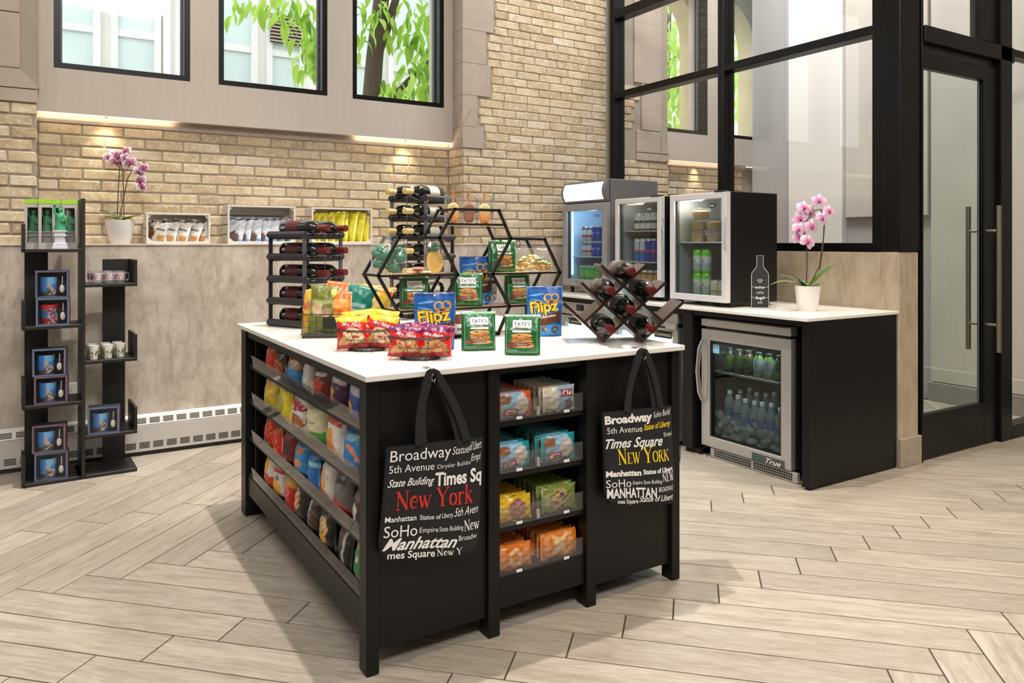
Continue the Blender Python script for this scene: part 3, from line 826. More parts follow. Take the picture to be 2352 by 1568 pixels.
ipart('divider', MB().box(1.290, 1.306, 2.226, 3.80, .09, .90))
ipart('divider', MB().box(1.690, 1.706, 2.226, 2.80, .09, .90))
ipart('bay_back', MB().box(1.306, 1.690, 2.70, 2.715, .09, .90))
ipart('top_rail', MB().box(.848, .866, 2.25, 3.785, .865, .90))
ipart('top_rail', MB().box(1.313, 1.678, 2.215, 2.23, .872, .90))
# side shelves (face x = .85): board, acrylic lip
SH = [.735, .563, .388, .213]
for k, z in enumerate(SH):
    b = ipart('side_shelf', MB().box(.868, 1.29, 2.252, 3.785, z - .016, z - .002, .001))
    ipart('shelf_edge', MB().box(.856, .868, 2.252, 3.783, z - .018, z + .006, .001), BLACK, b)
    ipart('acrylic_lip', MB().add([(.848, 2.255, z), (.848, 3.66, z), (.838, 3.66, z + .058), (.838, 2.255, z + .058), (.851, 2.255, z), (.851, 3.66, z), (.841, 3.66, z + .058), (.841, 2.255, z + .058)],
          [(0, 1, 2, 3), (7, 6, 5, 4), (3, 2, 6, 7), (0, 4, 5, 1), (0, 3, 7, 4), (1, 5, 6, 2)]), ACRYL, b)
ipart('side_kick', MB().box(.852, .87, 2.25, 3.785, .107, .20, .002))
ipart('side_end', MB().box(.87, 1.29, 3.70, 3.72, .107, .88))
# front shelves
FS = [.715, .537, .355, .19]
for k, z in enumerate(FS):
    b = ipart('front_shelf', MB().box(1.313, 1.678, 2.21, 2.70, z - .022, z, .0015))
    ipart('acrylic_lip', MB().box(1.317, 1.674, 2.207, 2.2095, z - .002, z + .062), ACRYL, b)
    if k < 3:
        ipart('acrylic_divider', MB().box(1.490, 1.4925, 2.212, 2.62, z, z + .062), ACRYL, b)
        ipart('divider_clip', MB().box(1.479, 1.489, 2.2115, 2.222, z, z + .03, .001), WHITE, b)
    for x in (1.40, 1.60): ipart('price_tag', MB().box(x - .012, x + .012, 2.2045, 2.2068, z - .002, z + .008, .0005), WHITE, b)
ct = MB().box(.828, 2.14, 2.163, 3.912, .90, .92, .0025).build('island_countertop', QUARTZ)
tag(ct, 'white stone slab topping the black island, crowded with snacks', 'countertop')

# ---------------------------------------------------------------- tote bags on hooks
TOTE = pm('black_canvas', (26, 26, 28), .85, 0, .15, 90, bmp=.2)
REDI = pm('red_print', (206, 40, 34), .6); YELI = pm('yellow_print', (244, 210, 30), .6)
def tote(label, x, zt, w, h, lean, hookx):
    """hung flat against the panel; local x right, z up, front -y; origin at the hook on the top's edge"""
    t = thing('tote_bag', label, 'bag', (hookx, 2.163, .92))
    def surf(a, b):      # a in 0..w, b in 0..h from the bottom
        u, v = a / w, b / h
        sag = .012 * sin(pi * u) * (1 - v)
        X = x - hookx + a + lean * (1 - v) - .012 * (1 - v) ** 2 * (1 - u)
        Z = zt - .92 - h + b - .030 * (u - .5) * 1 * (1 - .6 * v) + .012 * cos(pi * u) * (1 - v)
        Y = .012 - .020 - .008 * sin(pi * u) ** .7 * (1 - .7 * v) - .004 * sin(9 * u + 3 * v) * (1 - v)
        return (X, Y, Z + (.012 if False else 0))
    N, Mv = 16, 18; mb = MB()
    def edge(i, j):
        a = w * i / N; b = h * j / Mv
        if j < 3: # rounded bottom corners
            r = .03; q = 1 - j / 3
            a = a + (.022 * q * q if i < N / 2 else -.022 * q * q) * abs(2 * i / N - 1) ** 2
        return a, b
    fr = [surf(*edge(i, j)) for j in range(Mv + 1) for i in range(N + 1)]
    bk = [(p[0], max(p[1] + .012, .004), p[2]) for p in fr]
    n = N + 1; fs = []
    for j in range(Mv):
        for i in range(N):
            q = (j * n + i, j * n + i + 1, (j + 1) * n + i + 1, (j + 1) * n + i)
            fs.append(q); fs.append(tuple(k + len(fr) for k in q[::-1]))
    rim = [j * n for j in range(Mv + 1)]
    for a_, b_ in zip(rim, rim[1:]): fs += [(a_, b_, b_ + len(fr), a_ + len(fr)), (b_ + N, a_ + N, a_ + N + len(fr), b_ + N + len(fr))]
    for i in range(N): fs.append((i + 1, i, i + len(fr), i + 1 + len(fr)))
    mb.add(fr + bk, fs).build('body', TOTE, t, 'all')
    ink = lambda a, b: (lambda p: (p[0], p[1] - .0016, p[2]))(surf(a, b))
    # straps: two loops from the rim to the hook
    for dy, (ua, ub) in ((-.010, (.30, .80)), (.004, (.36, .74))):
        A = surf(w * ua, h); B = surf(w * ub, h)
        for P_, sx in ((A, -1), (B, 1)):
            pts = []
            for i in range(9):
                s_ = i / 8
                X = P_[0] * (1 - s_) + sx * .012 * s_ + sx * .012 * sin(pi * s_)
                Z = P_[2] + (-.012 - P_[2]) * s_ if s_ < 1 else -.004
                pts.append((X, dy - .012 + .002 * sin(pi * s_), Z))
            pts.append((0, dy - .014, .001))
            b = MB(); hw = .0135
            v = []
            for i, p in enumerate(pts):
                q = pts[min(i + 1, len(pts) - 1)]; o = pts[max(i - 1, 0)]
                d = Vector((q[0] - o[0], 0, q[2] - o[2])).normalized(); nx, nz = -d.z, d.x
                hh = hw * (1 if i < 8 else .5)
                v += [(p[0] + nx * hh, p[1], p[2] + nz * hh), (p[0] - nx * hh, p[1], p[2] - nz * hh), (p[0] - nx * hh, p[1] + .002, p[2] - nz * hh), (p[0] + nx * hh, p[1] + .002, p[2] + nz * hh)]
            f = [(4 * i + k, 4 * i + (k + 1) % 4, 4 * i + 4 + (k + 1) % 4, 4 * i + 4 + k) for i in range(len(pts) - 1) for k in range(4)]
            b.add(v, f).build('strap', TOTE, t)
    return t, ink
def hook(label, x):
    t = thing('bag_hook', label, 'hook', (x, 2.163, .92))
    MB().tube([(-.002, .045, .0025), (-.001, .0, .0025), (0, -.006, .001), (0, -.0075, -.02), (0, -.010, -.032), (0, -.024, -.034), (0, -.030, -.024)], .0022, 8).build('hook_wire', CHROME, t, True)
    MB().box(-.009, .009, .018, .046, 0.0003, .004, .001).build('pad', CHROME, t)
    return t
hook('small steel hook holding the tote with red lettering', 1.043)
hook('small steel hook holding the tote with yellow lettering', 1.908)
TW, TH = .335, .355
t, ink = tote('black canvas tote bag with red New York lettering hanging on the island', .893, .692, TW, TH, -.018, 1.043)
m = MB(); put_text(m, 'Broadway', .012, .308, w=.205, h=.036, f=ink); m.build('lettering', WINK, t)
m = MB(); put_text(m, 'Statue', .222, .312, w=.062, h=.024, f=ink, shear=.35, ang=2); m.build('lettering', WINK, t)
m = MB(); put_text(m, 'of Libert', .285, .318, w=.046, h=.026, f=ink, shear=.4, ang=8); m.build('lettering', WINK, t)
m = MB(); put_text(m, '5th Avenue', .010, .272, w=.150, h=.024, f=ink); m.build('lettering', WINK, t)
m = MB(); put_text(m, 'Chrysler Buildin', .170, .273, w=.120, h=.013, f=ink, ang=2, space=1.1); m.build('lettering', WINK, t)
m = MB(); put_text(m, 'Empi', .292, .286, w=.038, h=.022, f=ink, shear=.4, ang=6); m.build('lettering', WINK, t)
m = MB(); put_text(m, 'State Building', .008, .228, w=.155, h=.024, f=ink, shear=.45, bold=.012); m.build('lettering', WINK, t)
m = MB(); put_text(m, 'Times Sq', .166, .221, w=.168, h=.040, f=ink, bold=.03, ang=1); m.build('lettering', WINK, t)
m = MB(); put_text(m, 'Manhattan', .008, .118, w=.102, h=.017, f=ink, bold=.014); m.build('lettering', WINK, t)
m = MB(); put_text(m, 'Statue of', .122, .118, w=.070, h=.015, f=ink, bold=.008); m.build('lettering', WINK, t)
m = MB(); put_text(m, 'Liberty', .196, .120, w=.038, h=.016, f=ink, shear=.2, ang=3); m.build('lettering', WINK, t)
m = MB(); put_text(m, '5th Aven', .237, .122, w=.090, h=.026, f=ink, shear=.5, ang=4); m.build('lettering', WINK, t)
m = MB(); put_text(m, 'SoHo', .008, .070, w=.108, h=.036, f=ink); m.build('lettering', WINK, t)
m = MB(); put_text(m, 'Empire', .124, .078, w=.062, h=.016, f=ink); m.build('lettering', WINK, t)
m = MB(); put_text(m, 'State Building', .190, .079, w=.082, h=.015, f=ink, ang=2); m.build('lettering', WINK, t)
m = MB(); serif_text(m, 'New', .276, .076, .032, .058, ink, 3); m.build('lettering', WINK, t)
m = MB(); put_text(m, 'Manhattan', .008, .030, w=.245, h=.036, f=ink, shear=.5, bold=.022); m.build('lettering', WINK, t)
m = MB(); put_text(m, 'Broadw', .258, .048, w=.066, h=.016, f=ink, ang=3); m.build('lettering', WINK, t)
m = MB(); put_text(m, 'mes Square', .026, .003, w=.155, h=.022, f=ink, bold=.016); m.build('lettering', WINK, t)
m = MB(); serif_text(m, 'New Y', .188, .004, .020, .085, ink, 3); m.build('lettering', WINK, t)
m = MB(); serif_text(m, 'New York', .040, .153, .058, .265, ink, 1.5); m.build('lettering', REDI, t)['label'] = 'red printed words New York'
t, ink = tote('black canvas tote bag with yellow New York lettering hanging on the island', 1.724, .700, TW, TH, .022, 1.908)
m = MB(); put_text(m, 'Broadway', .006, .310, w=.225, h=.030, f=ink, bold=.045); m.build('lettering', WINK, t)
m = MB(); put_text(m, 'Soho Build', .238, .318, w=.090, h=.022, f=ink, shear=.4, ang=5); m.build('lettering', WINK, t)
m = MB(); put_text(m, '5th Avenue', .014, .272, w=.165, h=.024, f=ink); m.build('lettering', WINK, t)
m = MB(); put_text(m, 'Times Square', .004, .216, w=.275, h=.036, f=ink, shear=.45, bold=.022); m.build('lettering', WINK, t)
m = MB(); put_text(m, 'Empi', .288, .246, w=.04, h=.016, f=ink, ang=4); m.build('lettering', WINK, t)
m = MB(); put_text(m, 'Manhattan', .002, .108, w=.165, h=.021, f=ink, bold=.045); m.build('lettering', WINK, t)
m = MB(); put_text(m, 'Statue of Libert', .176, .112, w=.150, h=.017, f=ink, bold=.04, ang=3); m.build('lettering', WINK, t)
m = MB(); put_text(m, 'SoHo', .002, .066, w=.115, h=.030, f=ink); m.build('lettering', WINK, t)
m = MB(); put_text(m, 'Empire State Building', .124, .074, w=.140, h=.014, f=ink, shear=.3, ang=2); m.build('lettering', WINK, t)
m = MB(); serif_text(m, 'NEW', .268, .082, .032, .062, ink, 3); m.build('lettering', WINK, t)
m = MB(); put_text(m, 'MANHATTAN', .006, .026, w=.230, h=.036, f=ink, bold=.028); m.build('lettering', WINK, t)
m = MB(); put_text(m, 'BROADWAY', .246, .046, w=.078, h=.018, f=ink, shear=.2, ang=3); m.build('lettering', WINK, t)
m = MB(); put_text(m, 'mes Square', .050, .004, w=.098, h=.016, f=ink, bold=.014); m.build('lettering', WINK, t)
m = MB(); put_text(m, 'Statue of Libert', .154, .008, w=.165, h=.021, f=ink, shear=.45, bold=.01, ang=3); m.build('lettering', WINK, t)
m = MB(); serif_text(m, 'New York', .060, .152, .058, .250, ink, 1.5, small=.72); m.build('lettering', YELI, t)['label'] = 'yellow printed words New York'
m = MB(); put_text(m, 'Statue of Liberty', .186, .276, w=.140, h=.022, f=ink, shear=.45, bold=.012, ang=3); m.build('lettering', YELI, t)['label'] = 'yellow printed words Statue of Liberty'

# ---------------------------------------------------------------- drinks counter on the right
cn = thing('drinks_counter', 'black base of the right counter with bays for undercounter coolers', 'counter', (0, 0, 0))
def cpart(n, mb, m=BLACK): return mb.build(n, m, cn)
cpart('end_panel', MB().box(3.468, 4.265, 2.592, 2.640, .012, .90, .003))
cpart('foot', MB().box(3.50, 4.265, 2.60, 2.635, 0, .012))
cpart('divider', MB().box(3.468, 4.20, 3.444, 3.531, .03, .90, .003))
cpart('divider', MB().box(3.50, 4.20, 4.93, 5.0, .03, .90, .003))
cpart('foot', MB().box(3.50, 4.1, 3.40, 3.53, 0, .03))
cpart('fascia', MB().box(3.475, 3.50, 2.64, 4.93, .868, .90))
cpart('back_board', MB().box(4.20, 4.265, 2.64, 5.25, .03, .90))
ct = MB().box(3.442, 4.276, 2.586, 5.25, .90, .92, .0025).build('drinks_countertop', QUARTZ)
tag(ct, 'white stone slab topping the right drinks counter below the glass partition', 'countertop')
# ---------------------------------------------------------------- printed packaging
def paint_fn(base, shapes=(), speck=.06, seed=1):
    """print on a pack: base colour and flat shapes in (u, v) of the front face, v up"""
    base = lin(base); sh = [(s[0], s[1:-1], lin(s[-1])) if isinstance(s[-1], tuple) else (s[0], s[1:-2] + (s[-1],), lin(s[-2])) for s in shapes]; rr = random.Random(seed)
    ph = [rr.uniform(0, 6) for _ in range(4)]
    def f(u, v):
        c = base
        for k, p, col in sh:
            if k == 'e':
                dx, dz = (u - p[0]) / p[2], (v - p[1]) / p[3]
                if len(p) > 4:
                    a = radians(p[4]); dx, dz = ((u - p[0]) * cos(a) + (v - p[1]) * sin(a)) / p[2], (-(u - p[0]) * sin(a) + (v - p[1]) * cos(a)) / p[3]
                if dx * dx + dz * dz < 1: c = col
            elif k == 'b':
                w = p[2] if len(p) > 2 else 0
                if p[0] + w * (u - .5) < v < p[1] + w * (u - .5): c = col
            elif k == 'r':
                if p[0] < u < p[1] and p[2] < v < p[3]: c = col
            elif k == 'n':    # mottled food: centre, radii, density
                dx, dz = (u - p[0]) / p[2], (v - p[1]) / p[3]
                if dx * dx + dz * dz < 1 and sin(u * p[4] + ph[0]) * sin(v * p[4] * 1.3 + ph[1]) + .5 * sin((u + v) * p[4] * .7 + ph[2]) > .15: c = col
        k = 1 + speck * sin(37 * u + ph[0]) * sin(41 * v + ph[1])
        return tuple(min(1, x * k) for x in c)
    return f

def pouch(w, h, t, paint, side, kind='pillow', nu=22, nv=28, seed=0, wr=1.0):
    """returns (MB, surf) ; local x right, z up from 0, front -y"""
    rr = random.Random(seed); ph = [rr.uniform(0, 6.28) for _ in range(6)]; side = lin(side)
    def prof(u, v):
        a = abs(2 * u - 1)
        if kind == 'pillow':
            e = max(0, 1 - a ** 2.6) ** .62; g = max(0, 1 - abs(2 * v - 1) ** 3.2) ** .7
        elif kind == 'bar':
            e = max(0, 1 - a ** 5) ** .6; g = max(0, 1 - abs(2 * v - 1) ** 5) ** .7
        elif kind == 'stand':
            e = max(0, 1 - a ** 3) ** .6; g = (1 - v * .98) ** .75
        elif kind == 'lean':
            e = max(0, 1 - a ** 9) ** .55; g = min(1, (1 - v) * 2.4) ** .8 * (.85 + .15 * min(1, v * 8))
        return e * g
    def width(v):
        if kind == 'pillow': return 1 - .10 * max(0, 1 - abs(2 * v - 1) ** 2.5)
        if kind == 'stand': return 1 - .05 * (1 - v) + (.03 * v)
        return 1
    def surf(u, v, s=-1):
        p = prof(u, v)
        q = abs(2 * v - 1) ** 4
        wv = wr * .0022 * (sin(26 * u + 5 * v + ph[0]) * (.25 + q) + .7 * sin(15 * u - 19 * v + ph[1]) * p + .6 * sin(9 * u + 31 * v + ph[2]) * p)
        seal = wr * .0025 * sin(3.1 * u * pi + ph[3]) * q
        return ((u - .5) * w * width(v), s * (t / 2 * p + wv * min(1, p * 4)) + seal + (wv * .6 if p < .25 else 0), v * h)
    n = nu + 1; m = nv + 1; vs = []; cs = []; fs = []
    for s in (-1, 1):
        o = len(vs)
        for j in range(m):
            for i in range(n):
                vs.append(surf(i / nu, j / nv, s)); cs.append(paint(i / nu, j / nv) if s < 0 else side)
        for j in range(nv):
            for i in range(nu):
                q = (o + j * n + i, o + j * n + i + 1, o + (j + 1) * n + i + 1, o + (j + 1) * n + i)
                fs.append(q if s < 0 else q[::-1])
    B = n * m
    for i in range(nu): fs += [(i + 1, i, B + i, B + i + 1), (nv * n + i, nv * n + i + 1, B + nv * n + i + 1, B + nv * n + i)]
    for j in range(nv): fs += [(j * n, j * n + n, B + j * n + n, B + j * n), (j * n + nu + n, j * n + nu, B + j * n + nu, B + j * n + nu + n)]
    return MB().add(vs, fs, cs), surf

def on(surf, w, h, d=.0012):
    """map print coordinates (0..w, 0..h) onto a pack's front"""
    def f(a, b):
        p = surf(min(1, max(0, a / w)), min(1, max(0, b / h))); return (p[0], p[1] - d, p[2])
    return f

def bag(label, loc, rz, w, h, t, base, shapes, side=None, kind='pillow', tilt=0, roll=0, seed=0, words=(), group=None, cat='snack bag', name='snack_bag', nu=18, nv=24, mat=None, wr=1.0):
    o = thing(name, label, cat, loc, 0, group, rot=(radians(-tilt), radians(roll), radians(rz)))
    o.rotation_mode = 'ZXY' if False else 'XYZ'
    mb, sf_ = pouch(w, h, t, paint_fn(base, shapes, seed=seed), side or base, kind, nu, nv, seed, wr)
    mb.build('pack', mat or FILM, o, 'all')
    for s, x, z, tw, th, m, kw in words:
        q = MB(); put_text(q, s, x * w, z * h, tw * w if tw else None, th * h if th else None, on(sf_, w, h), **kw); q.build('lettering', m, o)
    return o

def decals(items, surf, w, h, name, parent, d0=.0010):
    """crisp printed pictures on a pack's front: ('e', u, v, ru, rv, colour[, angle]) or ('r', u0, u1, v0, v1, colour[, slant])"""
    mb = MB()
    for i, it in enumerate(items):
        F = on(surf, w, h, d0 + i * .00006); c = lin(it[5]); dk = tuple(x * .72 for x in c)
        if it[0] == 'e':
            a_ = radians(it[6]) if len(it) > 6 else 0; n = 26; vs = [F(it[1] * w, it[2] * h)]; cs = [c]
            for r, col in ((.45, c), (.82, c), (1, dk)):
                for k in range(n):
                    x, z = it[3] * w * r * cos(2 * pi * k / n), it[4] * h * r * sin(2 * pi * k / n)
                    vs.append(F(it[1] * w + x * cos(a_) - z * sin(a_), it[2] * h + x * sin(a_) + z * cos(a_))); cs.append(col)
            fs = [(0, 1 + k, 1 + (k + 1) % n) for k in range(n)] + [(1 + r * n + k, 1 + (r + 1) * n + k, 1 + (r + 1) * n + (k + 1) % n, 1 + r * n + (k + 1) % n) for r in (0, 1) for k in range(n)]
        else:
            sl = it[6] if len(it) > 6 else 0; nx, nz = 14, max(1, int((it[4] - it[3]) * 24)); vs = []; cs = []
            for j in range(nz + 1):
                for i_ in range(nx + 1):
                    u = it[1] + (it[2] - it[1]) * i_ / nx; vs.append(F(u * w, (it[3] + (it[4] - it[3]) * j / nz + sl * (u - .5)) * h)); cs.append(c)
            fs = [(j * (nx + 1) + k, j * (nx + 1) + k + 1, (j + 1) * (nx + 1) + k + 1, (j + 1) * (nx + 1) + k) for j in range(nz) for k in range(nx)]
        mb.add(vs, fs, cs)
    return mb.build(name, FILM, parent, 'all')

# ---------------------------------------------------------------- wine bottles
BOTG = pm('dark_bottle_glass', (14, 17, 12), .06, 0, .05, 10, coat=.6)
REDFOIL = pm('red_foil', (108, 34, 38), .4, .15, .08, 40)
CORKF = pm('cork_coloured_foil', (206, 178, 122), .5, 0, .12, 60)
LABR = pm('dark_red_label', (84, 26, 24), .55, 0, .2, 30)
LABW = pm('cream_label', (226, 220, 206), .55, 0, .05, 30)
LABG = pm('grey_label', (112, 104, 104), .45, 0, .2, 30)
def make_bottle(label, foil, lab, group=None, L=.30):
    o = thing('wine_bottle', label, 'bottle', group=group)
    k = L / .30
    MB().lathe([(.0, 0), (.028, 0), (.0365, .006), (.0375, .012), (.0375, .178 * k), (.035, .198 * k), (.027, .215 * k), (.0175, .230 * k), (.0145, .243 * k), (.0140, .285 * k), (.0, .285 * k)], 22, cap=False).build('glass', BOTG, o, True)
    MB().lathe([(.0145, .238 * k), (.0155, .239 * k), (.0153, .292 * k), (.0162, .293 * k), (.0162, .299 * k), (.014, .30 * k), (.0, .30 * k)], 18, cap=False).build('foil', foil, o, True)
    MB().lathe([(.0380, .045), (.0380, .045 + .085)], 22, cap=False).build('label', lab, o, True)
    return o
def lie(o, loc, rz, roll=0):
    o.location = loc; o.rotation_euler = (radians(90), 0, radians(rz))

# ---------------------------------------------------------------- modular bottle rack (front faces -y)
RACKM = pm('charcoal_plastic', (46, 44, 45), .5, 0, .1, 30)
RACKP = pm('grey_steel_strip', (120, 122, 130), .35, .6, .05, 20)
def rack(label, loc, rz, levels, pitch, W=.23, D=.235):
    t = thing('wine_rack', label, 'wine rack', loc, rz)
    hx = W / 2; H = pitch * (levels - 1) + .03
    for x in (-hx, hx):
        for y in (0, D):
            MB().box(x - .010, x + .010, y - .003, y + .003, .01, H).build('post', RACKP if y == 0 else RACKM, t)
    for k in range(levels):
        z = k * pitch
        for x in (-hx, hx):
            s = 1 if x > 0 else -1
            MB().prism([(x - s * .012, z + .004), (x + s * .004, z), (x + s * .017, z + .012), (x + s * .017, z + .022), (x + s * .006, z + .034), (x - s * .012, z + .034)][::s], -.010, D + .010).build('side_rail', RACKM, t)
        for y in (-.004, D - .006):
            pts = []
            for i in range(25):
                x = -hx + .012 + (W - .024) * i / 24; q = (x / (W / 2 - .006)) * 2
                cxn = -.5 if x < 0 else .5
                dz = .033 - .024 * max(0, 1 - ((x - cxn * (W / 2 - .004)) / .046) ** 2)
                pts.append((x, z + dz))
            MB().prism([(-hx + .012, z - .004)] + [(hx - .012, z - .004)] + pts[::-1], y, y + .010).build('cradle', RACKM, t)
    MB().tube([(0, -.012, .01), (0, -.012, H)], .0018, 6).build('tie_wire', RACKP, t)
    for k in range(levels):
        MB().tube([(-hx, -.012, k * pitch + .022), (hx, -.012, k * pitch + .022)], .0014, 6).build('tie_wire', RACKP, t)
    return t

# ---------------------------------------------------------------- cans
def make_can(label, bands, top=(200, 200, 204), r=.0285, h=.125, group=None, word=None, wm=None):
    o = thing('drink_can', label, 'can', group=group)
    prof = []; cols = []
    for i in range(13):
        z = i / 12; rr_ = r * (.86 if i == 0 else .97 if i == 1 else 1)
        c = bands[0][1]
        for lo, col in bands:
            if z >= lo: c = col
        prof.append((rr_, h * .90 * z)); cols.append(lin(c))
    MB().lathe(prof, 16, cols=cols).build('body', FILM, o, 50)
    MB().lathe([(r, h * .90), (r * .86, h * .97), (r * .88, h), (r * .80, h), (r * .78, h * .985), (0, h * .985)], 16, cap=False).build('lid', pm('can_lid_%d_%d_%d' % top, top, .3, .6, .03), o, 50)
    if word:
        q = MB(); put_text(q, word, -.018, h * .45, w=.036, h=h * .11, f=lambda a, b: (r * 1.02 * sin(a / r), -r * 1.02 * cos(a / r), b), bold=.02); q.build('lettering', wm or WINK, o)
    return o

# ---------------------------------------------------------------- orchids
SOIL = pm('bark_soil', (96, 78, 58), .9, 0, .3, 60)
STEM = pm('orchid_stem', (74, 66, 40), .5, 0, .2, 30)
def leafm(name, c): return pm(name, c, .3, 0, .12, 20, coat=.2)
def orchid(label, loc, pot, stems, flowers, leaves, petal, lip, fr, seed, edge=0):
    t = thing('potted_orchid', label, 'orchid', loc); rr = random.Random(seed)
    r0, r1, h = pot
    MB().lathe([(0, 0), (r0 * .96, 0), (r0, .004), (r1, h), (r1 * .95, h), (r1 * .9, h - .014), (0, h - .014)], 28, cap=False).build('pot', CERAM, t, 50)
    MB().lathe([(0, h - .006), (r1 * .88, h - .010)], 16, cap=False).build('soil', SOIL, t)
    for pts, r in stems: MB().tube(pts, r, 7).build('stem', STEM, t, True)
    for (ang, L, w, lift, droop, c) in leaves:
        mb = MB(); n = 9; v = []
        for i in range(n + 1):
            s = i / n; ww = w * (sin(pi * min(1, .12 + s * .88)) ** .7); x = L * s; z = h - .01 + lift * sin(pi * s * .55) - droop * s * s
            v += [(x, -ww, z + ww * .35), (x, 0, z), (x, ww, z + ww * .35)]
        f = [(3 * i + j, 3 * i + j + 1, 3 * i + j + 4, 3 * i + j + 3) for i in range(n) for j in (0, 1)]
        f2 = [tuple(k + len(v) for k in q[::-1]) for q in f]
        o = mb.add(v, f).add([(x, y, z - .0015) for x, y, z in v], [q[::-1] for q in f]).build('leaf', leafm('leaf_%d_%d_%d' % c, c), t, 'all')
        o.rotation_euler = (0, 0, radians(ang))
    pc, pe = lin(petal[0]), lin(petal[1]); lc = lin(lip)
    def flower():
        mb = MB()
        for k, (a, L, w) in enumerate(((90, 1, .66), (218, .98, .62), (322, .98, .62), (172, 1.02, 1.12), (8, 1.02, 1.12))):
            ca, sa = cos(radians(a)), sin(radians(a)); vs = []; cs = []; n = 5
            for i in range(n + 1):
                s = i / n; ww = w * .5 * sin(pi * (.08 + .86 * s)) ** .75
                for j in (-1, -.5, 0, .5, 1):
                    x = s * L; y = j * ww
                    vs.append(((x * ca - y * sa) * fr, -.12 * fr + .22 * fr * s * s + .10 * fr * j * j + rr.uniform(-.02, .02) * fr, (x * sa + y * ca) * fr))
                    m = min(1, (s * 1.5) ** 1.3) if edge == 0 else max(0, min(1, (s * 1.25 - .25) ** 1.6 if s > .2 else 0)); m = max(m, (j * j) * .75 * min(1, s * 2)) + rr.uniform(-.25, .2)
                    m = max(0, min(1, m))
                    cs.append(tuple(pc[q] * (1 - m) + pe[q] * m for q in range(3)))
            f = [(5 * i + j, 5 * i + j + 1, 5 * i + j + 6, 5 * i + j + 5) for i in range(n) for j in range(4)]
            mb.add(vs, f, cs)
        mb.sphere((0, -.16 * fr, -.12 * fr), .17 * fr, 8, 5, (1, .9, 1.1))
        while len(mb.c) < len(mb.v): mb.c.append(lc)
        return mb.mesh('flower', PETAL, 'all')
    ms = [flower() for _ in range(3)]
    for i, (p, rz, tl, s) in enumerate(flowers):
        o = link('flower', ms[i % 3], t, p, (radians(tl), radians(rr.uniform(-30, 30)), radians(rz))); o.scale = (s, s, s)
    return t
# ================================================================ things on the island top (z = .92)
TZ = .92
def wpt(o, p):
    return o.matrix_basis @ Vector(p)
# ---------------- charcoal rack with red foil bottles
proto_red = make_bottle('x', REDFOIL, LABR)
first = [True]
def put_bottle(proto, loc, rz, label, group):
    if first[0] is proto:
        o = proto; lie(o, loc, rz); o['label'] = label; o['category'] = 'bottle'; o['group'] = group
        first[0] = None
        return o
    return dup(proto, loc, label=label, group=group, rot=(radians(90), 0, radians(rz)))
R1 = rack('charcoal five tier wine rack of red foil bottles at the left back of the island', (1.115, 3.665, TZ), 0, 5, .105)
R1.location = (1.148, 3.558, TZ); R1.rotation_euler = (0, 0, radians(25.5))
first[0] = proto_red
tier = ['bottom', 'second lowest', 'middle', 'second highest', 'top']
for k in range(5):
    for s in (-1, 1):
        p = wpt(R1, (s * .057, .205, k * .105 + .048))
        put_bottle(proto_red, p, 25.5, 'red foil wine bottle, %s one on the %s tier of the charcoal rack' % (('left', 'right')[s > 0], tier[k]), 'red foil bottles in the charcoal rack')
# ---------------- taller rack with cork coloured bottles
proto_cork = make_bottle('x', CORKF, LABW)
R2 = rack('taller charcoal wine rack of cork coloured bottles at the back of the island', (1.665, 3.715, TZ), 0, 7, .103)
R2.rotation_euler = (0, 0, radians(-63)); R2.location = (1.655, 3.70, TZ)
first[0] = proto_cork
tier7 = ['bottom', 'second lowest', 'third lowest', 'middle', 'third highest', 'second highest', 'top']
for k in range(7):
    for s in (-1, 1):
        p = wpt(R2, (s * .057, .195, k * .103 + .048))
        put_bottle(proto_cork, p, -63, 'cork capped wine bottle, %s one on the %s tier of the taller rack' % (('back', 'front')[s > 0], tier7[k]), 'cork capped bottles in the taller rack')

# ---------------- mahogany lattice rack with six bottles
MAH = pm('mahogany', (46, 19, 18), .28, 0, .25, 25, coat=.4)
LR = thing('lattice_wine_rack', 'mahogany lattice wine rack holding six bottles at the right of the island', 'wine rack', (1.915, 2.385, TZ), -28)
a = .0795; az = .0735; tk = .011
def slat(p, q, y0, nm='slat'):
    mb = MB(); p = Vector((p[0] * a, 0, p[1] * az)); q = Vector((q[0] * a, 0, q[1] * az)); d = (q - p).normalized(); n = Vector((-d.z, 0, d.x)) * tk / 2
    p = p - d * tk / 2; q = q + d * tk / 2
    vs = [e + n * s + Vector((0, y, .0085)) for y in (y0, y0 + .165) for e, s in ((p, -1), (q, -1), (q, 1), (p, 1))]
    mb.add(vs, [(0, 1, 2, 3), (7, 6, 5, 4), (0, 4, 5, 1), (1, 5, 6, 2), (2, 6, 7, 3), (3, 7, 4, 0)]).build(nm, MAH, LR)
slat((-2, 2), (0, 0), 0); slat((-1.1, 3.1), (2, 0), .0); slat((-.1, 4.05), (3, 1), .0)
slat((2.1, 4.05), (-1, 1), .0005); slat((3.1, 3.1), (0, 0), .0005); slat((4, 2), (2, 0), .0005)
proto_lat = make_bottle('x', pm('bright_red_foil', (96, 26, 28), .35, .3, .06, 40), LABG)
first[0] = proto_lat
for (x, z), nm in zip(((1, 3), (0, 2), (2, 2), (1, 1), (0, 0), (2, 0)), ('topmost', 'upper left', 'upper right', 'middle', 'lower left', 'lower right')):
    p = wpt(LR, (x * a, .155, z * az + .0085 + .0375 * sqrt(2) + .008))
    put_bottle(proto_lat, p, -28, 'red foil wine bottle, %s of the six in the mahogany lattice' % nm, 'bottles in the mahogany lattice')

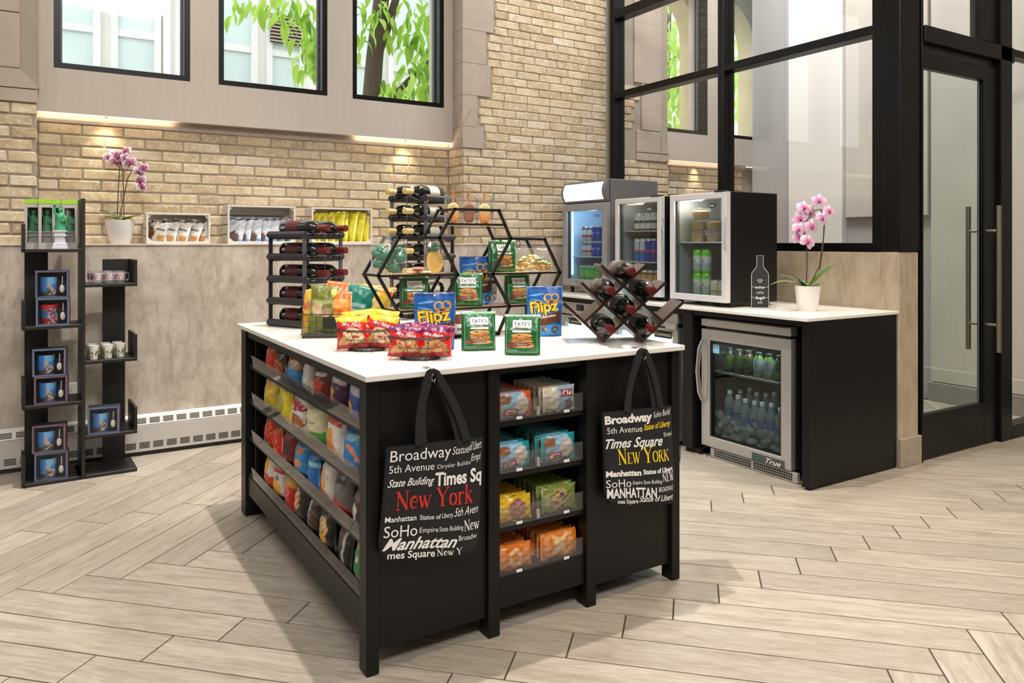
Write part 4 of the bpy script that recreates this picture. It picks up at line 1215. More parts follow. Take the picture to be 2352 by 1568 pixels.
# ---------------- honeycomb display shelf
HB = pm('black_iron', (26, 24, 23), .5, .2, .15, 60)
WOODS = make_mottled('pale_shelf_wood', (206, 176, 140), (176, 142, 104), 6, (1, 12, 12), .55, .6)
HX = thing('honeycomb_shelf', 'black iron honeycomb display shelf with pale wood boards on the island', 'shelf', (0, 2.81, TZ))
P2 = {'A1': (1.467, 1.459), 'A2': (1.682, 1.459), 'B0': (1.218, 1.340), 'B1': (1.396, 1.340), 'B2': (1.743, 1.337), 'B3': (1.921, 1.335), 'C0': (1.129, 1.190), 'C1': (1.481, 1.187),
      'C2': (1.650, 1.185), 'C3': (2.005, 1.184), 'D0': (1.215, 1.043), 'D1': (1.396, 1.043), 'D2': (1.737, 1.043), 'D3': (1.920, 1.043), 'E1': (1.470, .926), 'E2': (1.679, .926)}
HD = .165
for e in 'A1A2 A1B1 A2B2 B0B1 B2B3 B0C0 B1C1 B2C2 B3C3 C0D0 C1D1 C2D2 C3D3 D1E1 D2E2 E1E2'.split():
    p, q = P2[e[:2]], P2[e[2:]]
    for y in (.006, HD - .006):
        MB().bar((p[0], y, p[1] - TZ), (q[0], y, q[1] - TZ), .011, .011, (0, 1, 0), .005).build('iron_bar', HB, HX)
for k, p in P2.items():
    MB().bar((p[0], .006, p[1] - TZ), (p[0], HD - .006, p[1] - TZ), .009).build('cross_bar', HB, HX)
def hboard(x0, x1, z):
    b = MB().box(x0, x1, .012, HD - .012, z - TZ - .004, z - TZ + .0045, .001).build('board', WOODS, HX)
    for y in (.006, HD - .006): MB().bar((x0, y, z - TZ), (x1, y, z - TZ), .009, .011, (0, 1, 0)).build('edge_bar', HB, b)
for x0, x1, z in ((1.432, 1.712, 1.397), (1.135, 1.475, 1.188), (1.656, 1.999, 1.185), (1.402, 1.731, 1.043), (1.222, 1.390, 1.043), (1.743, 1.915, 1.043), (1.476, 1.673, .932)): hboard(x0, x1, z)
for x in (1.215, 1.920):   # thin legs under the outer cells
    for y in (.006, HD - .006): MB().bar((x, y, 0), (x, y, 1.043 - TZ), .008).build('leg', HB, HX)
MB().tube([(1.79 + .010 * cos(t * pi / 6), .02, 1.337 - .022 - TZ + .016 * sin(t * pi / 6)) for t in range(12)], .0016, 6, True).build('hook_loop', HB, HX)

# ---------------- cookie bags with a label panel
def cookie_bag(label, loc, rz, tilt=4, seed=0, k=1.0, group='green cookie bags'):
    w, h, t = .128 * k, .142 * k, .056 * k
    G = (18, 98, 48); GD = (14, 72, 36); CK = (216, 160, 92); CK2 = (190, 124, 62); GP = (92, 50, 26)
    sh = [('b', .945, 1.01, (120, 176, 136))]
    dc = [('r', .07, .082, .065, .86, (150, 190, 158)), ('r', .918, .93, .065, .86, (150, 190, 158)), ('r', .07, .93, .062, .074, (150, 190, 158)), ('r', .24, .76, .665, .86, (240, 242, 238)), ('r', .17, .82, .622, .640, (128, 150, 136)), ('r', .24, .76, .555, .606, (224, 238, 228)),
          ('e', .53, .225, .33, .058, CK), ('e', .51, .262, .29, .034, GP), ('e', .50, .285, .30, .045, CK2), ('e', .51, .322, .28, .03, GP), ('e', .52, .345, .30, .045, CK), ('e', .50, .378, .26, .028, GP), ('e', .49, .402, .295, .045, CK2), ('e', .51, .436, .25, .026, GP), ('e', .50, .475, .295, .062, CK), ('e', .42, .485, .05, .012, GP), ('e', .60, .47, .04, .012, GP),
          ('r', .08, .68, .205, .300, (112, 52, 38), .03), ('r', .10, .31, .215, .285, (146, 54, 48), .03)]
    o = thing('cookie_bag', label, 'cookie bag', loc, 0, group, rot=(radians(-tilt), 0, radians(rz)))
    mb, sf_ = pouch(w, h, t, paint_fn(G, sh, .05, seed), GD, 'lean', 34, 46, seed, .7)
    mb.build('pack', FILM, o, 'all'); decals(dc, sf_, w, h, 'printed_picture', o)
    F = on(sf_, w, h, .0026)
    q = MB(); put_text(q, "TATE'S", .27 * w, .725 * h, w=.46 * w, h=.085 * h, f=F); q.build('lettering', INK, o)
    q = MB(); put_text(q, 'BAKE SHOP', .32 * w, .675 * h, w=.36 * w, h=.026 * h, f=F); q.build('lettering', INK, o)
    q = MB(); put_text(q, 'CHOCOLATE CHIP', .32 * w, .252 * h, w=.33 * w, h=.028 * h, f=F); q.build('lettering', WINK, o)
    q = MB(); put_text(q, 'COOKIES', .38 * w, .205 * h, w=.20 * w, h=.026 * h, f=F); q.build('lettering', WINK, o)
    q = MB(); put_text(q, 'NET WT 7 OZ', .12 * w, .095 * h, w=.26 * w, h=.022 * h, f=F); q.build('lettering', WINK, o)
    for x in (-.5, .5): MB().box(x * w - (.001 if x < 0 else .013), x * w + (.013 if x < 0 else .001), -.0045, .0045, h * .945, h * 1.0, .001).build('tin_tie', WHITE, o)
    return o
cookie_bag('green cookie bag, left of the two standing at the front of the island', (1.389, 2.472, TZ), -21, 3, 1)
cookie_bag('green cookie bag, right of the two standing at the front of the island', (1.466, 2.290, TZ), -38, 5, 2)
cookie_bag('green cookie bag on the middle board of the honeycomb shelf', (1.560, 2.872, 1.0475), -24, 3, 3)
cookie_bag('green cookie bag on the lower left board of the honeycomb shelf', (1.312, 2.88, 1.0475), -14, 0, 4, .94)
cookie_bag('green cookie bag on the lower right board of the honeycomb shelf', (1.815, 2.88, 1.0475), -8, 0, 5, .94)
cookie_bag('green cookie bag on the upper right board of the honeycomb shelf', (1.748, 2.90, 1.1895), -6, 0, 6)

# ---------------- blue pretzel pouches
def pretzel_pouch(label, loc, rz, tilt=4, seed=0, word2='Milk Chocolate'):
    w, h, t = .152, .212, .062
    B = (20, 92, 172); BR = (96, 54, 24)
    sh = [('r', .0, .10, .2, .62, (40, 118, 200)), ('b', .93, 1.01, (16, 70, 140))]
    dc = [('r', .03, .97, .02, .22, (58, 150, 214), .04), ('r', .02, .98, .22, .42, BR, .16), ('e', .22, .12, .11, .075, (120, 66, 28)), ('e', .24, .12, .05, .03, (58, 150, 214)), ('e', .50, .16, .11, .075, (132, 76, 32)), ('e', .52, .16, .05, .03, (58, 150, 214)), ('e', .80, .13, .11, .07, (120, 66, 28)), ('e', .80, .13, .05, .03, (58, 150, 214)),
          ('e', .30, .83, .24, .022, (96, 164, 220), 8), ('e', .22, .73, .14, .014, (80, 150, 210), -6),
          ('e', .60, .765, .125, .090, (222, 168, 80), 12), ('e', .79, .775, .125, .090, (206, 146, 64), -8), ('e', .69, .70, .16, .062, (196, 132, 56)), ('e', .60, .772, .078, .052, (20, 92, 172), 12), ('e', .79, .782, .078, .052, (20, 92, 172), -8), ('e', .69, .695, .075, .026, (90, 50, 20))]
    o = thing('pretzel_pouch', label, 'pretzel pouch', loc, 0, 'blue pretzel pouches', rot=(radians(-tilt), 0, radians(rz)))
    mb, sf_ = pouch(w, h, t, paint_fn(B, sh, .07, seed), (20, 80, 150), 'stand', 30, 40, seed, 1)
    mb.build('pack', FILM, o, 'all'); decals(dc, sf_, w, h, 'printed_picture', o, .0008)
    OUT = pm('dark_outline', (54, 30, 20), .5); YE = pm('golden_print', (250, 196, 32), .45, 0, .12, 60)
    for m, bold, d in ((WINK, .10, .0022), (OUT, .075, .0027), (YE, .02, .0033)):
        q = MB(); put_text(q, 'Flipz', .11 * w, .455 * h, w=.80 * w, h=.215 * h, f=on(sf_, w, h, d), bold=bold, ang=7, space=.95); q.build('lettering', m, o)
    q = MB(); put_text(q, word2, .17 * w, .325 * h, w=.66 * w, h=.052 * h, f=on(sf_, w, h, .0024), bold=.02, ang=9, shear=.1); q.build('lettering', WINK, o)
    hh = MB().lathe([(0, 0), (.004, 0)], 10, cap=False).build('hang_hole', WINK, o)
    hh.location = (0, -.0045, h * .955); hh.rotation_euler = (pi / 2, 0, 0)
    return o
pretzel_pouch('blue pretzel pouch standing behind the red bags at the front left', (1.258, 2.575, TZ), -27, 2, 1)
pretzel_pouch('blue pretzel pouch standing right of the two front green cookie bags', (1.842, 2.70, TZ), -33, 4, 2)
pretzel_pouch('blue pretzel pouch standing at the back of the middle honeycomb board', (1.642, 2.945, 1.0475), -12, 0, 3)

# ---------------- wire bowls with cookie packs
def wire_bowl(label, loc, rz):
    t = thing('wire_bowl', label, 'bowl', loc, rz)
    def ring(r, z, n=8): return [(r * cos(2 * pi * (k + .5) / n), r * sin(2 * pi * (k + .5) / n) * .86, z) for k in range(n)]
    for r, z, w in ((.112, .080, .0026), (.112, .075, .0014), (.092, .045, .0012), (.074, .012, .0012), (.070, .003, .0028)):
        MB().tube(ring(r, z), w, 8, True).build('rim' if z > .07 else 'ring', BLACKM, t, True)
    for k in range(8):
        p, q = ring(.070, .003)[k], ring(.112, .078)[k]
        MB().tube([p, q], .0014, 6).build('rib', BLACKM, t, True)
    for k in range(-3, 4): MB().tube([(k * .018, -.055, .003), (k * .018, .055, .003)], .0012, 6).build('base_wire', BLACKM, t)
    return t
B1 = wire_bowl('black wire bowl of red and yellow cookie packs at the front left of the island', (1.037, 2.696, TZ), -31)
B2 = wire_bowl('black wire bowl of red and purple cookie packs at the front corner of the island', (1.116, 2.396, TZ), -33)
def cookie_pack(label, bowl, x, y, z, rz, tilt, band, seed, roll=0):
    w, h, t = (.120, .120, .050) if band[0] > 200 else (.122, .104, .052)
    sh = [('b', .80, 1.01, -.06, band), ('b', 0, .06, (176, 22, 30))]
    r_ = random.Random(seed); CC = ((222, 196, 150), (196, 148, 88))[band[0] < 200]
    dc = [('e', .26, .22, .22, .15, (188, 140, 84), 20), ('e', .80, .20, .17, .16, (150, 98, 58), -20), ('e', .55, .36, .36, .23, CC, -18)]
    for _ in range(14):
        q_, m_ = r_.uniform(0, 6.28), r_.random() ** .5; dc.append(('e', .55 + .29 * m_ * cos(q_), .36 + .17 * m_ * sin(q_), r_.uniform(.015, .045), r_.uniform(.012, .03), ((120, 78, 44), (236, 220, 184), (160, 104, 60))[r_.randrange(3)], r_.uniform(0, 90)))
    dc += [('r', .03, .97, .06, .12, (146, 20, 26), .05)]
    p = wpt(bowl, (x, y, z))
    o = thing('cookie_pack', label, 'cookie pack', p, 0, 'cookie packs in wire bowls', rot=(radians(-tilt), radians(roll), bowl.rotation_euler.z + radians(rz)))
    mb, sf_ = pouch(w, h, t, paint_fn((206, 34, 38), sh, .08, seed), (200, 60, 50) if band[0] > 200 else (120, 20, 60), 'pillow', 26, 28, seed, 1.3)
    mb.build('pack', FILM, o, 'all'); decals(dc, sf_, w, h, 'printed_picture', o, .0008)
    q = MB(); put_text(q, 'Mrs. Fields', .20 * w, .70 * h, w=.62 * w, h=.11 * h, f=on(sf_, w, h, .0030), shear=.35, bold=.02, ang=-9); q.build('lettering', WINK, o)
    return o
YB, PB = (250, 206, 40), (112, 22, 84)
cookie_pack('red cookie pack, front left in the left wire bowl', B1, -.046, -.030, .010, 8, 14, YB, 1, -4)
cookie_pack('red cookie pack, front right in the left wire bowl', B1, .052, -.022, .012, -12, 12, YB, 2, 5)
cookie_pack('red and yellow cookie pack, back left in the left wire bowl', B1, -.030, .030, .028, 4, 18, YB, 3, -8)
cookie_pack('red and yellow cookie pack, back right in the left wire bowl', B1, .040, .034, .030, -6, 20, YB, 4, 6)
cookie_pack('red cookie pack, left one in the corner wire bowl', B2, -.048, -.028, .010, 7, 14, PB, 5, 2)
cookie_pack('red cookie pack, right one in the corner wire bowl', B2, .054, -.026, .010, -9, 13, PB, 6, -3)
cookie_pack('red and purple cookie pack, back left in the corner wire bowl', B2, -.028, .026, .022, 3, 22, PB, 7, -6)
cookie_pack('red and purple cookie pack, back right in the corner wire bowl', B2, .046, .030, .012, -4, 20, PB, 8, 5)

# ---------------- long wire basket of snack bags
BK = thing('wire_basket', 'black wire basket with a blank chalk tag, full of snack bags', 'basket', (.928, 3.158, TZ), -25)
bw, bd, bh = .30, .17, .10
MB().box(0, bw, 0, bd, 0, .014, .002).build('base_board', pm('dark_stained_wood', (54, 48, 46), .6, 0, .2, 20), BK)
for z, w in ((.018, .0016), (.045, .0012), (.072, .0012), (bh, .0024)):
    k = .012 * z / bh
    MB().tube([(-k, -k, z), (bw + k, -k, z), (bw + k, bd + k, z), (-k, bd + k, z)], w, 6, True).build('wire_ring', BLACKM, BK)
for i in range(11):
    x = bw * i / 10
    for y, s in ((0, -1), (bd, 1)): MB().tube([(x, y, .014), (x, y + s * .012, bh)], .0012, 5).build('upright_wire', BLACKM, BK)
for i in range(1, 6):
    y = bd * i / 6
    for x, s in ((0, -1), (bw, 1)): MB().tube([(x, y, .014), (x + s * .012, y, bh)], .0012, 5).build('upright_wire', BLACKM, BK)
MB().box(.088, .158, -.019, -.0165, .040, .090, .001).build('chalk_tag', pm('chalkboard', (26, 25, 25), .8), BK)
def in_basket(label, x, y, w, h, rz, tilt, base, shapes, seed, roll=0, z=.015, t=.035):
    p = wpt(BK, (x, y, z))
    return bag(label, p, -25 + rz, w, h, t, base, shapes, kind='pillow', tilt=tilt, roll=roll, seed=seed, group='snack bags in the wire basket', wr=.8)
OL = (108, 114, 38)
in_basket('olive green snack bag with nuts on it at the front left of the basket', .075, .035, .125, .205, -4, 12, OL, [('e', .3, .50, .20, .14, (206, 176, 140)), ('e', .62, .42, .16, .10, (188, 150, 120)), ('e', .85, .86, .12, .08, (246, 206, 40)), ('b', 0, .16, (104, 116, 50)), ('r', .1, .9, .62, .70, (168, 172, 110))], 11, 3)
in_basket('yellow snack bag edge on at the left end of the basket', .016, .085, .115, .190, -50, 10, (240, 190, 50), [('e', .5, .25, .5, .2, (214, 160, 30)), ('r', .2, .8, .5, .7, (214, 120, 60))], 12, -8)
in_basket('orange snack bag behind the chalk tag in the basket', .150, .040, .120, .175, -2, 10, (226, 112, 18), [('r', .1, .9, .62, .80, (240, 170, 90)), ('e', .5, .30, .34, .20, (240, 176, 80)), ('b', .9, 1, (206, 100, 30))], 13, -3)
in_basket('tall orange snack bag at the back left of the basket', .120, .115, .120, .218, 4, 12, (228, 108, 16), [('b', .62, .70, (250, 190, 110)), ('b', .9, 1, (210, 100, 30))], 14, 8)
in_basket('teal snack bag in the middle of the basket', .205, .070, .130, .205, -8, 14, (12, 128, 114), [('e', .4, .34, .3, .16, (170, 200, 196)), ('r', .15, .75, .5, .6, (150, 206, 196)), ('b', .9, 1, (18, 120, 110))], 15, 10)
in_basket('yellow snack bag with dark words at the right of the basket', .272, .080, .125, .195, -10, 12, (244, 200, 70), [('e', .5, .55, .36, .2, (250, 226, 140)), ('r', .2, .8, .26, .36, (120, 74, 30)), ('b', .88, 1, (230, 120, 40))], 16, 12)
in_basket('olive green snack bag at the back right of the basket', .250, .135, .125, .205, 0, 12, (150, 140, 60), [('e', .5, .7, .3, .15, (220, 190, 150))], 17, 6)

# ---------------- sweets on the honeycomb shelf
def cakesicle(label, x, c0, c1, seed):
    t = thing('cake_pop', label, 'cake pop', (x, 2.892, 1.402), -14, 'boxed cake pops on the top board')
    w, d, h = .058, .03, .095
    t.scale = (1.15, 1.15, 1.15)
    cb = MB().box(-w / 2, w / 2, -d / 2, d / 2, 0, h).build('clear_box', CELLO, t)
    for x_ in (-w / 2, w / 2):
        for y_ in (-d / 2, d / 2): MB().box(x_ - .0008, x_ + .0008, y_ - .0008, y_ + .0008, 0, h).build('box_edge', ACRYL, cb)
    mb = MB(); prof = []
    pts = [(.0215 * cos(a), .031 + .022 + .024 * sin(a)) for a in [pi * i / 12 for i in range(13)]] + [(-.0215 + .004, .012), (-.010, .004), (.010, .004), (.0215 - .004, .012)]
    n = len(pts)
    vs = []; cs = []
    rr = random.Random(seed); A, B = lin(c0), lin(c1)
    for y, k in ((-.011, .82), (-.007, 1), (.007, 1), (.011, .82)):
        for px, pz in pts:
            vs.append((px * k, y, .042 + (pz - .042) * k)); cs.append(B if pz < .034 else A)
    fs = [tuple(range(n)), tuple(range(4 * n - 1, 3 * n - 1, -1))] + [(r * n + (i + 1) % n, r * n + i, (r + 1) * n + i, (r + 1) * n + (i + 1) % n) for r in range(3) for i in range(n)]
    mb.add(vs, fs, cs).build('coating', PAPER, t, 30)
    s = MB()
    for _ in range(26):
        px, pz = rr.uniform(-.014, .014), rr.uniform(.008, .030); s.sphere((px, -.0115, pz), rr.uniform(.0015, .003), 6, 4)
    o = s.build('sprinkles', pm('sprinkle_%d' % seed, [min(255, int(v * 1.1)) for v in c1], .5, 0, .3, 200), t); o['kind'] = 'stuff'
    MB().box(-.004, .004, -.0015, .0015, .07, .125, .001).build('stick', pm('orange_stick', (206, 130, 60), .6), t)
cakesicle('cream cake pop with orange sprinkles, left of the three boxed cake pops', 1.500, (236, 206, 140), (230, 150, 40), 1)
cakesicle('brown cake pop with nut sprinkles, middle of the three boxed cake pops', 1.578, (142, 88, 62), (150, 84, 56), 2)
cakesicle('cream cake pop with orange base, right of the three boxed cake pops', 1.654, (240, 214, 150), (236, 150, 40), 3)
# green wrapped cookies
t = thing('wrapped_cookies', 'cellophane bag of green iced cookies at the left of the honeycomb shelf', 'sweets', (1.208, 2.895, 1.193), -20)
GRN = pm('green_icing', (44, 126, 88), .35, 0, .55, 60)
rr = random.Random(12)
for i in range(16):
    x, z, y = rr.uniform(-.046, .046), rr.uniform(.018, .108), rr.uniform(-.012, .014)
    o = MB().sphere((0, 0, 0), rr.uniform(.022, .030), 9, 6, (1, .5, rr.uniform(.6, .9))).build('cookie', GRN, t, True)
    o.data.transform(Matrix.Rotation(rr.uniform(-.6, .6), 4, 'Y')); o.location = (x, y, z)
    o.rotation_euler = (rr.uniform(-.5, .5), rr.uniform(-1, 1), rr.uniform(-.4, .4))
mb, _ = pouch(.145, .150, .07, lambda u, v: (1, 1, 1), (255, 255, 255), 'lean', 14, 16, 5, 2.2)
mb.c = []; mb.build('wrapper', CELLO, t, 'all')
RIB = pm('cellophane_frill', (226, 226, 224), .25, 0, .05, 40)
for i in range(7):
    a_ = -1.2 + .4 * i
    MB().add([(-.006, 0, .143), (.006, 0, .143), (.022 * a_ + .008, -.01 * cos(3 * i), .160 + .006 * (i % 3)), (.022 * a_ - .008, .012 * cos(2 * i), .162)], [(0, 1, 2, 3)]).build('frill', CELLO, t)
# pineapple cookie in a clear bag
t = thing('pineapple_cookie', 'pineapple shaped iced cookie in a clear bag on the honeycomb shelf', 'sweets', (1.408, 2.882, 1.193), -15)
PY = pm('yellow_icing', (246, 204, 92), .55, 0, .06, 30)
def oval(rx, rz, cz, n=26, p=2.4): return [(rx * abs(cos(q)) ** (2 / p) * (1 if cos(q) > 0 else -1), cz + rz * abs(sin(q)) ** (2 / p) * (1 if sin(q) > 0 else -1)) for q in [2 * pi * i / n for i in range(n)]]
b = MB().prism(oval(.034, .046, .047), -.008, .006).build('cookie', PY, t)
ln = MB()
for i in range(-4, 5):
    for s in (-1, 1):
        pts = [(i * .013 + s * k * .012, .047 + k * .012) for k in range(-4, 5)]
        pts = [p for p in pts if (p[0] / .032) ** 2 + ((p[1] - .047) / .043) ** 2 < 1]
        if len(pts) > 1: stroke(ln, pts, .0014, flat(-.0084))
ln.build('icing_lines', pm('amber_icing', (222, 164, 52), .5), t)
for i, a_ in enumerate((-50, -25, 0, 25, 50)):
    ca, sa = cos(radians(90 + a_)), sin(radians(90 + a_)); L = .040 - .012 * abs(a_) / 50
    MB().prism([(-.008, .088), (.008, .088), (.006 + ca * L * .6, .088 + sa * L * .6), (ca * L, .088 + sa * L), (-.006 + ca * L * .6, .088 + sa * L * .6)], -.007 - .0006 * i, .004).build('icing_leaf', pm('leaf_icing', (44, 128, 92), .5, 0, .2, 60), t)
mb, _ = pouch(.092, .140, .03, lambda u, v: (1, 1, 1), (255, 255, 255), 'lean', 12, 16, 8, 1.6); mb.c = []
o = mb.build('wrapper', CELLO, t, 'all'); o.location = (0, -.002, 0)
# pastel cookies lying flat
t = thing('cookie_packet', 'clear packet of pink and cream cookies lying left of the pineapple cookie', 'sweets', (1.325, 2.86, 1.193), -15)
for i, (x, y, z, r, c) in enumerate(((-.028, 0, .002, .026, (240, 206, 150)), (.024, -.01, .002, .028, (246, 216, 150)), (0, .02, .010, .028, (222, 122, 110)), (-.006, -.012, .018, .024, (230, 150, 130)))):
    MB().lathe([(0, 0), (r * .9, 0), (r, .003), (r * .9, .008), (0, .009)], 18, (x, y, z), cap=False).build('cookie', pm('cookie_%d_%d_%d' % c, c, .6, 0, .1, 60), t, True)
MB().sphere((0, 0, .0145), .05, 14, 8, (1.15, .7, .28)).build('wrapper', CELLO, t, 'all')
# gummy sweets bag on the right board
t = thing('gummy_bag', 'clear cellophane bag of yellow gummy sweets on the right honeycomb board', 'sweets', (1.905, 2.885, 1.1900), -20)
rr = random.Random(3)
gm = [pm('gummy_%d' % i, c, .3, 0, .1, 60) for i, c in enumerate(((244, 214, 120), (250, 236, 190), (206, 150, 60), (90, 140, 70)))]
for i in range(64):
    x = rr.uniform(-.074, .074); z = .010 + rr.random() ** 1.2 * .074 * (1 - abs(x + .01) / .12); y = rr.uniform(-.020, .020)
    MB().sphere((x, y, z), rr.uniform(.008, .012), 7, 5, (1.3, 1, .8)).build('gummy', gm[(0, 0, 1, 1, 0, 2, 0, 3)[rr.randrange(8)]], t, True)
mb, _ = pouch(.175, .105, .07, lambda u, v: (1, 1, 1), (255, 255, 255), 'lean', 14, 12, 9, 2.5); mb.c = []
mb.build('wrapper', CELLO, t, 'all')
# black and white pouch and small packs on the lower boards
bag('black and white patterned pouch behind the green bag on the middle honeycomb board', (1.700, 2.93, 1.0475), -22, .07, .105, .03, (206, 206, 208), [('b', .84, 1, (30, 28, 28)), ('r', .25, .7, .6, .8, (236, 236, 236)), ('n', .5, .35, .5, .35, 40, (70, 74, 92))], kind='stand', tilt=2, seed=4, cat='pouch', name='coffee_pouch')
t = thing('spread_pack', 'chocolate spread snack pack with a red word on the bottom honeycomb board', 'snack pack', (1.512, 2.845, .9365), -20)
MB().lathe([(0, 0), (.026, 0), (.028, .004), (.030, .040), (.030, .042)], 20, cap=False).build('cup', pm('white_cup', (232, 230, 226), .35), t, True)
MB().lathe([(.0302, .042), (.0300, .074), (.027, .078), (0, .078)], 20, cap=False).build('brown_top', pm('chocolate_brown', (128, 76, 42), .4), t, True)
q = MB(); put_text(q, 'nut', -.020, .016, w=.020, h=.014, f=lambda a_, b_: (.0302 * sin(a_ / .0302), -.0302 * cos(a_ / .0302), b_), bold=.03); q.build('lettering', INK, t)
q = MB(); put_text(q, 'ella', .001, .016, w=.022, h=.014, f=lambda a_, b_: (.0302 * sin(a_ / .0302), -.0302 * cos(a_ / .0302), b_), bold=.03); q.build('lettering', REDI, t)
cols = [((46, 42, 46), (230, 228, 226)), ((60, 36, 30), (214, 150, 60)), ((40, 40, 44), (200, 200, 204)), ((28, 88, 168), (90, 170, 226)), ((28, 88, 168), (90, 170, 226))]
nm = ['dark coffee bar with a pale stripe', 'brown coffee bar with an amber stripe', 'black coffee bar with a grey stripe', 'blue snack pack left of its twin', 'blue snack pack right of its twin']
for i, ((c0, c1), x) in enumerate(zip(cols, (1.560, 1.598, 1.636, 1.775, 1.815))):
    bag(nm[i] + ' on the island under the honeycomb boards', (x, 2.90 if i < 3 else 2.86, .9365 if i < 3 else TZ), -15, .036, .082, .02, c0, [('r', .15, .85, .72, .86, c1), ('e', .5, .4, .3, .12, c1)], kind='bar', seed=i, cat='snack pack', name='snack_pack', nu=8, nv=14, group='small packs under the honeycomb boards')
